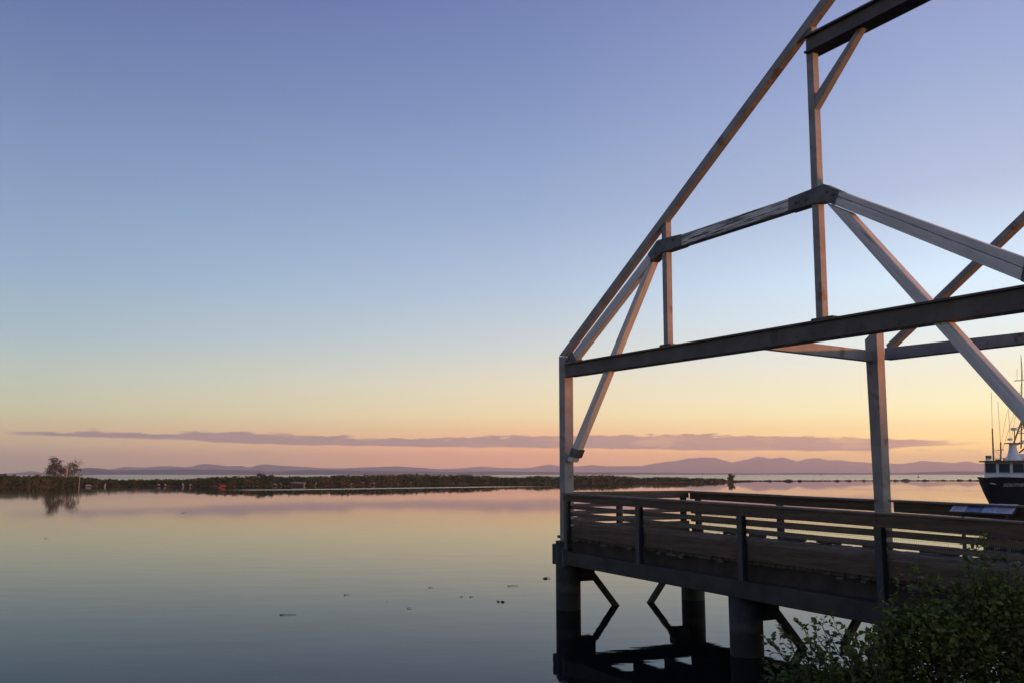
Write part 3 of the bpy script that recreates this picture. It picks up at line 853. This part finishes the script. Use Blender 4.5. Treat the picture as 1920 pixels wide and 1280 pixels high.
# whip aerials and their stubs
rod('aerial', [(1863, 866), (1862.3, 845), (1860.5, 802)], [.09, .08, .06], 'mast')
rod('whip', [(1860.5, 802), (1859, 734)], .022, 'white', 4)
rod('aerial', [(1876.5, 866), (1876.3, 828)], .07, 'mast')
rod('whip', [(1876, 830), (1871, 752)], .02, 'white', 4)
rod('aerial_crossbar', [(1868, 843), (1883, 842.5)], .03, 'mast', 4)
rod('stay', [(1878, 824), (1889, 768)], .015, 'white', 4)
rod('whip', [(1894, 824), (1891, 766)], .022, 'white', 4)
rod('stay', [(1864, 842), (1885, 864)], .015, 'mast', 4)
rod('lamp_post', [(1852.5, 866), (1852.5, 860)], .08, 'white')
MB().box(bp(1853.5, 861), .36, .3, .25).build('searchlight', M['white'], boat)
MB().box(bp(1853.5, 856), .36, .32, .26).build('lamp_box', M['brown'], boat)
# funnel-shaped mast foot
mf = MB(); cpt = bp(1901, 864, 80)
prof = [(0.80, 0), (.62, .25), (.44, .6), (.34, 1.0), (.28, 1.4), (.30, 1.5)]
mf.tube([cpt + Vector((0, 0, z)) for r_, z in prof], [r_ for r_, z in prof], 14); mf.build('mast_foot', M['white'], boat, smooth=True)
mf = MB().box(bp(1901, 830.5, 80), 1.25, .9, .08); mf.build('mast_platform', M['brown'], boat)
c = bp(1894, 825, 80); MB().tube([c, c + Vector((0, 0, .16)), c + Vector((0, 0, .2))], [.2, .2, .12], 10).build('radar_base', M['white'], boat)
MB().box(bp(1894, 822, 80), .42, .12, .09).build('radar_bar', M['white'], boat)
rod('radar_post', [(1902.5, 829), (1902, 806)], .05, 'mast')
c = bp(1901.5, 803.5, 80); MB().tube([c - Vector((0, 0, .12)), c + Vector((0, 0, .05)), c + Vector((0, 0, .12))], [.27, .29, .2], 12).build('radar_dome', M['white'], boat)
rod('mast_leg', [(1901, 829), (1915, 790)], .07, 'mast')
rod('mast_leg', [(1934, 829), (1916, 790)], .07, 'mast')
rod('mast', [(1914.5, 840), (1915.5, 788), (1916, 715), (1914, 664)], [.07, .065, .045, .02], 'mast')
rod('yard', [(1902, 713.5), (1930, 711)], .045, 'white', 5)
rod('yard', [(1907, 812), (1928, 811)], .04, 'mast', 5)
rod('whip', [(1917, 711), (1917, 694), (1914, 664)], .02, 'mast', 4)
rod('boom', [(1895, 838), (1950, 812)], .09, 'white')
rod('boom', [(1911, 848), (1945, 822)], .07, 'red')
rod('stay', [(1915.5, 716), (1893, 840)], .014, 'mast', 4)
rod('stay', [(1915.5, 730), (1872, 866)], .014, 'mast', 4)
rod('roof_rail', [(1852, 858), (1890, 857.5)], .018, 'white', 4)
for x_ in (1858, 1869, 1881): rod('rail_post', [(x_, 866), (x_, 858)], .016, 'white', 4)
rod('yard', [(1908, 800), (1926, 800)], .035, 'mast', 4)
rod('mast_brace', [(1909, 810), (1922, 800)], .03, 'mast', 4)
rod('antenna_whip', [(1907, 714), (1907, 690)], .018, 'white', 4)
MB().box(bp(1888, 861.5), .5, .4, .3).build('vent_box', M['white'], boat)
MB().box(bp(1871, 862.5), .3, .3, .22).build('hatch_box', M['brown'], boat)
c = bp(1921, 856, 80); MB().tube([c - Vector((.55, 0, 0)), c - Vector((.5, 0, 0)), c + Vector((.5, 0, 0)), c + Vector((.55, 0, 0))], [.2, .28, .28, .2], 12).build('life_raft', M['white'], boat, smooth=False)

# ================================================================== VEGETATION HELPERS
def leaf_mat(name, c1, c2, c3=None):
    m, t, b = new_mat(name)
    geo = t.n('ShaderNodeNewGeometry')
    tcn = t.n('ShaderNodeTexCoord')
    rp = geo.outputs['Random Per Island']
    c = t.mix(rp, (*c1, 1), (*c2, 1))
    if c3: c = t.mix(t.maprange(t.noise(tcn.outputs['Object'], 0.35, 3), 0.45, 0.65), c, (*c3, 1))
    t.put(b.inputs['Base Color'], c)
    b.inputs['Roughness'].default_value = 0.75
    b.inputs['Specular IOR Level'].default_value = 0.25
    return m
M['island_leaf'] = leaf_mat('island_scrub', (0.030, 0.048, 0.014), (0.070, 0.088, 0.028), (0.12, 0.095, 0.038))
M['tree_leaf'] = leaf_mat('tree_foliage', (0.06, 0.05, 0.035), (0.12, 0.09, 0.06))
M['leaf'] = leaf_mat('shrub_leaf', (0.034, 0.060, 0.010), (0.088, 0.122, 0.020), (0.062, 0.060, 0.014))
M['bark'] = simple_mat('bark', (0.13, 0.085, 0.06), 0.9, 0.3, 3, (6, 6, 1))
M['stem'] = simple_mat('shrub_stem', (0.05, 0.038, 0.025), 0.9, 0.3, 5)
M['log'] = simple_mat('driftwood', (0.34, 0.24, 0.17), 0.9, 0.3, 1.5, (1, 6, 6))
M['log_pale'] = simple_mat('bleached_driftwood', (0.40, 0.34, 0.28), 0.9, 0.2, 1.5, (1, 6, 6))
M['rock'] = simple_mat('wet_rock', (0.05, 0.042, 0.036), 0.85, 0.4, 1.2, bump=0.4)
def quad_leaf(mb, c, s, rnd, flat=0.0):
    a = Vector((rnd.gauss(0, 1), rnd.gauss(0, 1), rnd.gauss(0, 1) * (1 - flat))).normalized()
    b = a.cross(Vector((rnd.gauss(0, 1), rnd.gauss(0, 1), rnd.gauss(0, 1)))).normalized()
    n = a.cross(b)
    w = s * rnd.uniform(.45, .7)
    mb.add([c - a * s, c + b * w + n * s * .15, c + a * s, c - b * w + n * s * .15], [[0, 1, 2], [0, 2, 3]])

# ================================================================== BREAKWATER ISLAND
WL = [(-420, 916), (-200, 914), (0, 913), (150, 911.5), (250, 911), (400, 910.8), (560, 910), (700, 908.5), (800, 906.5), (950, 905.5), (1075, 904.5), (1200, 904), (1300, 903.5), (1360, 902.5), (1410, 901.5)]
TOPS = [(-420, 884), (-200, 886), (-80, 888), (0, 890), (60, 889), (100, 889.5), (160, 893), (190, 897), (250, 897.5), (330, 897), (385, 894), (430, 891), (470, 890.5), (500, 889.5), (520, 891.5), (600, 891), (640, 889), (700, 888), (760, 887), (830, 887.5), (895, 888.5), (925, 890.5), (950, 893.5), (975, 893.5), (1000, 890), (1040, 891.5), (1075, 889.5), (1110, 888), (1130, 888.5), (1180, 891.5), (1192, 894), (1250, 892.5), (1300, 894.5), (1350, 895), (1368, 899), (1410, 900)]
M['island_ground'] = simple_mat('island_mud', (0.055, 0.042, 0.032), 0.95, 0.4, 0.25, bump=0)
vs = []; fs = []; xs = list(range(-420, 1411, 6))
for i, x in enumerate(xs):
    p = on_z(x, interp(WL, x)); d = Vector((p.x, p.y, 0)).normalized()
    hh = min(0.9, 0.25 * max(0.2, at_depth(x, interp(TOPS, x), p.y).z))
    for dd, z in ((-0.8, -0.4), (0.6, 0.15), (3, hh), (9, hh * .9), (13, -0.4)):
        q_ = p + d * (dd + rnd.uniform(-.5, .5))
        vs.append((q_.x, q_.y, z + (rnd.uniform(-.06, .06) if z > 0 else 0)))
for i in range(len(xs) - 1):
    for j in range(4):
        a = i * 5 + j
        fs.append([a, a + 5, a + 6, a + 1])
tag(mesh_obj('island', vs, fs, M['island_ground'], origin=(0, 0, 0)), kind='structure')
# shrub belt that reads as one mass
scrub = MB(); rs = random.Random(21)
x = -420.0
while x < 1408:
    p = on_z(x, interp(WL, x)); d = Vector((p.x, p.y, 0)).normalized()
    ztop = at_depth(x, interp(TOPS, x) + rs.choice((0, 0, .6, 1.4, 2.2)), p.y + 5).z
    ztop = max(ztop, 0.35)
    Rr = rs.uniform(1.0, 2.6)
    px_m = p.y / F
    c0 = p + d * (Rr * .75 + rs.choice((rs.uniform(.0, .8), rs.uniform(1, 6))))
    n_ = int((70 if x > -40 else 25) * (ztop + .6))
    sz = rs.uniform(.18, .34)
    for _ in range(n_):
        a = rs.uniform(0, 6.28); r_ = Rr * math.sqrt(rs.random())
        zz = ztop * (1 - (r_ / Rr) ** 2 * .45) * rs.uniform(.0, 1.0) ** .8
        quad_leaf(scrub, Vector((c0.x + r_ * math.cos(a), c0.y + r_ * math.sin(a) * .8, max(.12, zz))), sz * rs.uniform(.7, 1.3), rs)
    x += rs.uniform(1.6, 3.6)
so = scrub.build('scrub', M['island_leaf'], origin=(0, 0, 0))
tag(so, 'low dark scrub and grass covering the breakwater island', 'scrub', kind='stuff')

def tree(label, x, ybase, ytop, wpx, D, seed, density=1.0, shape='round', name='tree', lean=0.0, leafs=0.2):
    r_ = random.Random(seed)
    base = at_depth(x, ybase, D); top = at_depth(x + lean, ytop, D); base.z = min(base.z, 1.0) if name == 'tree' else base.z
    hgt = top.z - base.z; rad = wpx / 2 / F * D
    root = empty(name, base); tag(root, label, 'tree')
    tr = MB()
    stems = []
    for k in range(3):
        e = Vector((top.x + r_.uniform(-.5, .5) * rad, top.y + r_.uniform(-.5, .5) * rad, top.z - hgt * r_.uniform(.05, .25)))
        mid = base.lerp(e, .5) + Vector((r_.uniform(-.2, .2), r_.uniform(-.2, .2), 0)) * rad
        tr.tube([base, mid, e], [.16, .09, .03], 5); stems.append((base, mid, e))
    cr_m = MB()
    clumps = []
    for k in range(int(46 * density)):
        b0, m0, e0_ = r_.choice(stems)
        f = r_.uniform(.3, 1.03)
        q_ = b0.lerp(m0, f * 2) if f < .5 else m0.lerp(e0_, min(1, f * 2 - 1))
        rr_ = rad * ((1.25 - f * 1.0) if shape == 'cone' else math.sin(min(1, f) * 2.4 + .4) * .9 + .1)
        a = r_.uniform(0, 6.28)
        c = q_ + Vector((math.cos(a) * rr_ * r_.uniform(.3, 1), math.sin(a) * rr_ * r_.uniform(.3, 1), r_.uniform(-.2, .3) * rad))
        tr.tube([q_ - Vector((0, 0, .2 * rad)), c], [.035, .012], 4)
        clumps.append(c)
        for _ in range(int(46 * density)):
            quad_leaf(cr_m, c + Vector((r_.gauss(0, 1), r_.gauss(0, 1), r_.gauss(0, .8))) * rad * .14, leafs * r_.uniform(.6, 1.2), r_)
    tr.build('trunk', M['bark'], root); cr_m.build('crown', M['tree_leaf'], root)
    return root
Dt = on_z(120, 911).y + 5
tree('taller bushy tree on the island behind the two leaning poles', 106, 905, 856, 40, Dt, 31, 1.15, 'cone', lean=8, leafs=.17)
tree('thin sparse tree on the island right of the taller tree', 138, 905, 862, 32, Dt + 2, 32, .95, leafs=.14)
tree('small bush tree at the far left end of the island', 4, 905, 885.5, 14, Dt + 3, 33, .8, leafs=.16)
tree('round little bush just left of the tall island tree', 28, 905, 887.5, 9, Dt + 3, 34, .6, leafs=.15)
tree('dark shrub rising over the island scrub behind the washed up frame', 490, 905, 886.8, 20, on_z(490, 910).y + 5, 35, .8, leafs=.2)
tree('spiky shrub sticking up beside the dark shrub on the island', 508, 905, 886.5, 12, on_z(508, 910).y + 5, 36, .5, leafs=.2)
tree('lone mop headed bush at the right tip of the island', 1369, 902.5, 888.5, 14, on_z(1369, 902.5).y + 3, 37, .7, leafs=.24)

# poles
def pole(label, x0, y0, x1, y1, r_):
    a = on_z(x0, y0); a.z = -0.8; b = at_depth(x1, y1, a.y)
    o = MB().tube([a, a.lerp(b, .6), b], [r_, r_ * .95, r_ * .8], 9).build('mooring_pole', M['log'])
    return tag(o, label, 'pole', 'old poles by the island')
pole('taller leaning wooden pole standing in water before the island tree', 122.5, 911.5, 126.5, 874.5, .20)
pole('shorter wooden pole standing in water right of the taller pole', 148, 911.5, 150, 886, .13)

# driftwood along the shore
LOGS = [(166, 909.5, 9, 'p', 'white bleached log end by the shorter pole'), (197, 908.5, 5, 'p', 'small pale log on the shore right of the poles'), (298, 908, 4, 'p', 'lone pale stub left of the round white log'),
        (310, 908.2, 4, 'o', 'thin crooked driftwood branch on the dark shore'), (343, 908, 5, 'p', 'round white log end on the dark shore'), (357, 907.5, 4, 'o', 'upright driftwood snag beside the round white log'),
        (515, 907.5, 8, 'p', 'pale stump right of the orange frame'), (526, 906.5, 6, 'o', 'tilted driftwood branch beside the pale stump'), (558, 905, 30, 'o', 'long driftwood trunk raised above the shore on its roots'),
        (592, 906, 6, 'p', 'small pale log right of the raised trunk'), (640, 905, 5, 'p', 'short pale log before the tall scrub'), (660, 906, 6, 'p', 'low pale log at the water by the tall scrub'), (680, 904, 8, 'o', 'orange lit log on the middle of the shore'),
        (698, 905, 10, 'o', 'larger orange lit log on the middle of the shore'), (745, 904, 6, 'p', 'pale log below the highest scrub'), (770, 903.5, 5, 'o', 'upright orange snag below the highest scrub'), (797, 904, 6, 'o', 'orange snag right of the highest scrub'),
        (806, 904, 5, 'p', 'small white log beside the orange snag'), (873, 904, 4, 'p', 'single pale upright stub on the dark bank'), (905, 903, 5, 'p', 'pale log left of the long red log'), (955, 901.5, 18, 'o', 'long red lit log at the gap in the scrub'),
        (966, 902.5, 4, 'p', 'white log end beside the long red log'), (1016, 901.8, 16, 'o', 'brown log left of the pier corner post'), (1040, 901.5, 10, 'o', 'short brown log hard by the corner post'), (1125, 901.2, 18, 'o', 'brown fallen log seen right of the corner post'),
        (1206, 899.5, 34, 'p', 'long pale plank washed up under the scrub'), (1229, 900.5, 5, 'p', 'white post end of the long pale plank'), (1290, 900, 10, 'o', 'brown log pile lit orange near the island tip'), (1258, 900.5, 6, 'o', 'small brown log left of the lit log pile')]
for (x, y, wpx, kind, lab) in LOGS:
    p = on_z(x, interp(WL, x) - 0.3); D = p.y
    c = at_depth(x, y, D - 3.0); c.z = max(c.z, .22)
    L = wpx / F * D; rad = min(.40, max(.24, L * .2))
    an = rnd.uniform(-.35, .35) if wpx > 7 else rnd.uniform(-1.2, 1.2)
    dx = Vector((math.cos(an) * .95, rnd.uniform(-.3, .3), math.sin(an) * (.25 if wpx > 7 else 1))).normalized()
    lg = MB().tube([c - dx * L / 2, c - dx * L * .15 + Vector((0, 0, rnd.uniform(-.06, .1))), c + dx * L / 2], [rad, rad * .9, rad * .7], 8)
    if wpx > 12:
        for e in (-1, 1):
            f_ = c + dx * L * .42 * e
            lg.tube([f_, Vector((f_.x, f_.y - .2, 0.0))], [rad * .6, rad * .5], 6)
    o = lg.build('driftwood_log', M['log_pale'] if kind == 'p' else M['log'])
    tag(o, lab, 'driftwood', 'driftwood along the island shore')
# the orange frame and the red stump in the water left of it
c = at_depth(458, 906.3, on_z(458, 910).y - 1)
fr_ = empty('driftwood_raft', c); tag(fr_, 'orange lit driftwood frame with crossing poles on the island shore', 'driftwood')
W_ = 24 / F * c.y; 
for pts, r_ in (([(-W_ * .5, .35), (W_ * .62, .45)], .13), ([(-W_ * .5, -.3), (W_ * .55, -.2)], .15), ([(-W_ * .5, -.4), (-W_ * .5, .45)], .14), ([(W_ * .3, -.3), (W_ * .3, .5)], .12), ([(W_ * .25, -.1), (W_ * .7, .62)], .09)):
    MB().tube([c + Vector((u, 0, z)) for u, z in pts], r_, 7).build('pole', M['log'], fr_)
c = on_z(415, 913.5)
stp = empty('stump', c); tag(stp, 'rust red root stump standing in the water off the island', 'driftwood')
MB().tube([c + Vector((-.6, 0, -.2)), c + Vector((.1, 0, .35)), c + Vector((.9, 0, .3))], [.42, .36, .2], 8).build('trunk', M['red'], stp)
for a in ((-.9, 1.1), (-.3, 1.3), (.6, 1.2), (1.1, .8)):
    MB().tube([c + Vector((.1, 0, .2)), c + Vector((a[0], rnd.uniform(-.3, .3), a[1]))], [.14, .05], 6).build('root', M['red'], stp)

# ---- rock line to the right of the island
rock_meshes = []
for k in range(5):
    bm = bmesh.new(); bmesh.ops.create_icosphere(bm, subdivisions=2, radius=1.0)
    rk = random.Random(50 + k)
    ph = [rk.uniform(0, 6.28) for _ in range(6)]
    for v in bm.verts:
        s = 1 + .22 * math.sin(v.co.x * 2.6 + ph[0]) * math.sin(v.co.y * 2.1 + ph[1]) + .15 * math.sin(v.co.z * 4 + ph[2]) + rk.uniform(-.08, .08)
        v.co = v.co * s
    me = bpy.data.meshes.new('rock'); bm.to_mesh(me); bm.free(); me.materials.append(M['rock'])
    rock_meshes.append(me)
rk = random.Random(77); x = 1380.0
rub = MB(); base_rocks = [([v.co.copy() for v in me.vertices], [list(p.vertices) for p in me.polygons]) for me in rock_meshes]
def rock_row(x): return 901.2 - 0.7 * (x - 1384) / 450
while x < 2000:
    p = on_z(x, rock_row(x)); k_ = p.y / F
    vs_, fs_ = rk.choice(base_rocks); an = rk.uniform(0, 6.28)
    sw = rk.uniform(1.0, 3.2) * k_; sh_ = rk.uniform(.5, 1.25) * k_
    rub.add([Vector((p.x + (v.x * math.cos(an) - v.y * math.sin(an)) * sw, p.y + rk.uniform(0, .01) + (v.x * math.sin(an) + v.y * math.cos(an)) * sw * .8, sh_ * .35 + v.z * sh_)) for v in vs_], fs_)
    x += rk.uniform(.9, 2.6)
tag(rub.build('rubble', M['rock'], origin=(0, 0, 0)), 'thin line of low dark rubble across the calm water', 'rocks', kind='stuff')
for (x, wpx, hpx, lab) in ((1443, 7, 3, 'small boulder at the island end of the rock line'), (1478, 20, 4.5, 'long broad boulder left of the rear post in the rock line'), (1500, 9, 3.4, 'boulder touching the right end of the long broad boulder'),
        (1570, 7, 3.2, 'pointed little boulder midway along the rock line'), (1592, 9, 3.4, 'low boulder left of the rear post'), (1620, 6, 3, 'boulder nearly touching the rear post on its left'), (1680, 9, 3.2, 'boulder just right of the rear post in the rock line'),
        (1698, 20, 4.8, 'broad humped boulder right of the rear post'), (1735, 12, 3.4, 'flat boulder under the channel buoy'), (1768, 8, 3, 'small boulder right of the channel buoy'), (1800, 12, 3.6, 'flat boulder left of the boat bow'), (1819, 6, 4.6, 'tall rounded boulder nearest the boat bow')):
    p = on_z(x, rock_row(x) + .2); o = bpy.data.objects.new('boulder', rock_meshes[int(x) % 5]); C.objects.link(o)
    k_ = p.y / F
    o.location = (p.x, p.y, 0.1); o.scale = (wpx * k_ / 2, 2.0, hpx * k_ * .62)
    tag(o, lab, 'rock')

# ---- marks out on the strait
def buoy(x, y, hpx, lab):
    p = on_z(x, y); k_ = p.y / F
    root = empty('channel_marker', p); tag(root, lab, 'buoy')
    MB().tube([p + Vector((0, 0, -.2)), p + Vector((0, 0, hpx * k_ * .3))], [1.5 * k_, 1.3 * k_], 8).build('float', M['rock'], root)
    MB().tube([p, p + Vector((0, 0, hpx * k_))], .35 * k_, 6).build('post', M['rock'], root)
    MB().tube([p + Vector((0, 0, hpx * k_ * .8)), p + Vector((0, 0, hpx * k_))], .8 * k_, 6).build('topmark', M['rock'], root)
buoy(1722, 894.5, 7, 'dark channel buoy on the strait right of the rear post')
buoy(1539.5, 890.8, 4, 'small channel marker on the strait between the hangers and rear post')
buoy(1317, 889.6, 4, 'tiny channel marker on the strait above the island scrub')

# ---- debris floating on the calm water
DEB = [(540, 1152, 30, 'twig', 'long thin twig floating lowest on the open water'), (938, 1127.5, 12, 'leaf', 'curled brown leaf clump floating left of the corner pile'), (1024, 1084, 12, 'leaf', 'little dark scrap floating close by the corner pile'),
       (962, 1098, 20, 'twig', 'thin straw floating above the curled leaf clump'), (865, 1118, 6, 'leaf', 'pair of tiny floating specks left of a darker speck'), (884, 1118.5, 6, 'leaf', 'dark floating speck beside the tiny pair'), (808, 1101, 8, 'twig', 'short twig floating near the middle of the water'),
       (650, 1115, 10, 'twig', 'faint short straw floating left of the middle'), (725, 1127, 4, 'leaf', 'lone tiny speck floating on the open water'), (768, 1140, 8, 'twig', 'faint twig floating below the lone speck'), (87, 1009, 7, 'twig', 'small twig floating near the left edge of the photo'), (345, 961, 9, 'twig', 'dark twig floating on the far water below the island'), (440, 925.5, 18, 'twig', 'half sunken branch just off the island shore')]
for (x, y, wpx, kd, lab) in DEB:
    p = on_z(x, y, 0.0); k_ = p.y / F; L = wpx * k_
    mb = MB()
    if kd == 'twig':
        mb.tube([p + Vector((-L / 2, -.02, .012)), p + Vector((-L * .1, .03 * L, .02)), p + Vector((L / 2, 0, .01))], [.011 * max(1, k_ * 40), .006 * max(1, k_ * 40), .004], 5)
        mb.tube([p + Vector((-L * .4, 0, .012)), p + Vector((-L * .3, -.1 * L, .02))], [.008 * max(1, k_ * 40), .004], 5)
    else:
        for _ in range(7):
            quad_leaf(mb, p + Vector((rnd.uniform(-.5, .5) * L, rnd.uniform(-.4, .4) * L, .012)), L * (.33 if wpx > 8 else .2), rnd, flat=.96)
    o = mb.build('floating_' + ('twig' if kd == 'twig' else 'leaf'), M['bark'] if wpx < 100 else M['log'])
    tag(o, lab, 'driftwood' if kd == 'twig' else 'leaf')

# ================================================================== FOREGROUND SHRUBS
leaf_meshes = []
for k in range(4):
    r_ = random.Random(90 + k)
    L = 1.0; W_ = .30 + .06 * k
    vs = [(0, 0, 0), (.25, W_ * .75, .07), (.6, W_, .08), (1, 0, -.10 - .04 * k), (.6, -W_, .08), (.25, -W_ * .75, .07), (.3, 0, .0), (.65, 0, -.02)]
    me = bpy.data.meshes.new('leaf'); me.from_pydata(vs, [], [[0, 6, 1], [1, 6, 7, 2], [2, 7, 3], [0, 5, 6], [5, 4, 7, 6], [4, 3, 7]]); me.materials.append(M['leaf'])
    leaf_meshes.append(me)
LEAFV = [Vector(v.co) for v in leaf_meshes[0].vertices]; LEAFF = [list(p.vertices) for p in leaf_meshes[0].polygons]
def leaf_into(mb, p, d, size, r_):
    d = d.normalized(); sd = d.cross(Vector((r_.gauss(0, .5), r_.gauss(0, .5), 1))).normalized(); n = sd.cross(d)
    mb.add([p + (d * v.x + sd * v.y + n * v.z) * size for v in LEAFV], LEAFF)
def shrub(label, tips, base, seed, leaf_size, single=False, fill=0, fill_c=None, fill_r=None):
    """stems run from BASE to each tip and carry leaves all along"""
    r_ = random.Random(seed)
    root = empty('shrub', base); tag(root, label, 'shrub', 'shrubs on the near bank')
    sm = MB(); lm = MB(); count = 0
    for tip in tips:
        b0 = Vector(base) + Vector((r_.uniform(-.5, .5), r_.uniform(-.35, .35), 0))
        mid = b0.lerp(tip, .55) + Vector((r_.uniform(-.15, .15), r_.uniform(-.15, .15), .12))
        N = 9
        pts = []
        for i in range(N + 1):
            t_ = i / N
            pts.append(b0 * (1 - t_) ** 2 + mid * 2 * t_ * (1 - t_) + tip * t_ * t_ + Vector((r_.gauss(0, .012), r_.gauss(0, .012), r_.gauss(0, .008))))
        sm.tube(pts, [.012 * (1 - .8 * i / N) + .002 for i in range(N + 1)], 5)
        # side twigs
        for i in range(2, N + 1):
            d = (pts[i] - pts[i - 1]).normalized()
            for q_ in range(3):
                sd = (d * .5 + Vector((r_.gauss(0, 1), r_.gauss(0, .8), r_.gauss(0, .6) + .25))).normalized()
                L_ = r_.uniform(.06, .19)
                e = pts[i] + sd * L_
                sm.tube([pts[i], e], [.004, .002], 4, cap=False)
                for m_ in range(4):
                    p = pts[i].lerp(e, (m_ + 1) / 4)
                    ld = (sd + Vector((r_.gauss(0, .8), r_.gauss(0, .8), r_.gauss(0, .5)))).normalized()
                    sz = leaf_size * r_.uniform(.6, 1.15)
                    if single and count < 280:
                        o = bpy.data.objects.new('leaf', leaf_meshes[r_.randrange(4)]); C.objects.link(o); o.parent = root
                        o.location = p - Vector(base); o.scale = (sz, sz, sz)
                        o.rotation_mode = 'QUATERNION'; o.rotation_quaternion = ld.to_track_quat('X', 'Z'); count += 1
                    else:
                        leaf_into(lm, p, ld, sz, r_)
    for _ in range(fill):
        while True:
            u = Vector((r_.uniform(-1, 1), r_.uniform(-1, 1), r_.uniform(-1, 1)))
            if u.length < 1: break
        p = Vector(fill_c) + Vector((u.x * fill_r[0], u.y * fill_r[1], u.z * fill_r[2]))
        leaf_into(lm, p, Vector((r_.gauss(0, 1), r_.gauss(0, 1), r_.gauss(0, .6))), leaf_size * r_.uniform(.6, 1.1), r_)
    sm.build('stems', M['stem'], root)['kind'] = 'stuff'
    if lm.v:
        lo_ = lm.build('foliage', M['leaf'], root); lo_['kind'] = 'stuff'
    return root
def tips_px(lst, D, jit=.25, seed=1):
    r_ = random.Random(seed)
    return [at_depth(x, y, D + r_.uniform(-jit, jit)) for x, y in lst]
D1 = 9.6
def gbase(x, D):
    p = at_depth(x, 1200, D); return Vector((p.x, p.y, bank_h(p.x, p.y)))
shrub('leafy sprays with separate leaves hanging over the water left of the dark bush', tips_px([(1448, 1212), (1478, 1192), (1510, 1176), (1545, 1174), (1575, 1184), (1600, 1196), (1640, 1214), (1460, 1249), (1500, 1234), (1535, 1219), (1585, 1239), (1620, 1259), (1530, 1264), (1480, 1286), (1560, 1286), (1655, 1174), (1495, 1202), (1525, 1189), (1555, 1196), (1590, 1214), (1565, 1224), (1615, 1229), (1510, 1252), (1545, 1249), (1465, 1229), (1640, 1239), (1600, 1274), (1625, 1199)], 9.3, seed=3), gbase(1640, 8.6), 101, .074, single=True)
big_tips = [(1680, 1100), (1700, 1085), (1720, 1078), (1745, 1098), (1770, 1112), (1800, 1120), (1660, 1140), (1690, 1150), (1735, 1140), (1820, 1075), (1835, 1030), (1842, 1008), (1850, 1060), (1870, 1085), (1890, 1060), (1910, 1068), (1925, 1090), (1860, 1110), (1790, 1150), (1715, 1180)]
fc = at_depth(1745, 1225, 9.4); 
shrub('dense dark green bush in the bottom right corner before the pier girder', tips_px(big_tips[:10] + big_tips[18:], 9.5, seed=5), gbase(1740, 9.0), 102, .075, fill=4300, fill_c=fc, fill_r=(.62, .45, .52))
fc = at_depth(1880, 1200, 9.6)
shrub('tall bush at the right edge with a sprig rising before the railing', tips_px(big_tips[9:18], 9.7, seed=6), gbase(1870, 9.3), 103, .075, fill=4300, fill_c=fc, fill_r=(.62, .5, .62))
fc = at_depth(1990, 1190, 9.8)
shrub('bush just outside the right edge of the photo on the bank', tips_px([(1950, 1080), (1985, 1060), (2020, 1090)], 9.8, seed=7), gbase(1990, 9.5), 104, .075, fill=3000, fill_c=fc, fill_r=(.6, .5, .6))
fc = at_depth(1590, 1295, 9.2)
shrub('low dark bush along the bottom edge under the leafy sprays', tips_px([(1460, 1268), (1510, 1262), (1560, 1258), (1610, 1245), (1650, 1225)], 9.2, seed=8), gbase(1590, 8.8), 105, .075, fill=3200, fill_c=fc, fill_r=(.85, .4, .22))

# ================================================================== SHED-SHAPED SUN BLOCKER added outside the frame: it keeps the low sun off the deck
M['blocker_wall'] = simple_mat('blocker_boards', (0.20, 0.17, 0.14), 0.85, 0.25, 0.8, (5, 5, 1))
M['blocker_roof'] = simple_mat('blocker_roof', (0.09, 0.085, 0.08), 0.7, 0.25, 1.0)
SD = 150.0
sh = Vector((SUNV.x, SUNV.y, 0)).normalized()
mid_p = P(6, 2, 0)
sdir = Vector((-sh.y, sh.x, 0))
sc_ = mid_p + sh * SD + sdir * 32
ridge_z = H + 1.3 + SD * math.tan(SUN_EL)
shed = empty('sun_blocker_shed', (sc_.x, sc_.y, 0))
tag(shed, 'long grey boarded sun blocker shaped as a gabled shed, added out of view', 'building')
AXS = (sdir, sh, Vector((0, 0, 1)))
LS = 112.0
MB().box(sc_ + Vector((0, 0, (ridge_z - 3) / 2)), LS, 14, ridge_z - 3, AXS).build('wall', M['blocker_wall'], shed)
rp = []
for s in (-1, 1):
    for dv, z in ((-8, ridge_z - 3.3), (0, ridge_z), (8, ridge_z - 3.3)):
        rp.append(sc_ + sdir * s * (LS / 2 + .6) + sh * dv + Vector((0, 0, z)))
MB().add(rp, [[0, 1, 4, 3], [1, 2, 5, 4], [0, 2, 1], [3, 4, 5], [0, 3, 5, 2]]).build('roof', M['blocker_roof'], shed)
for i in range(-10, 11):
    c = sc_ + sdir * i * 4.8 - sh * 7.02 + Vector((0, 0, 4.2))
    MB().box(c, 1.4, .12, 1.6, AXS).build('window', M['glass'], shed)
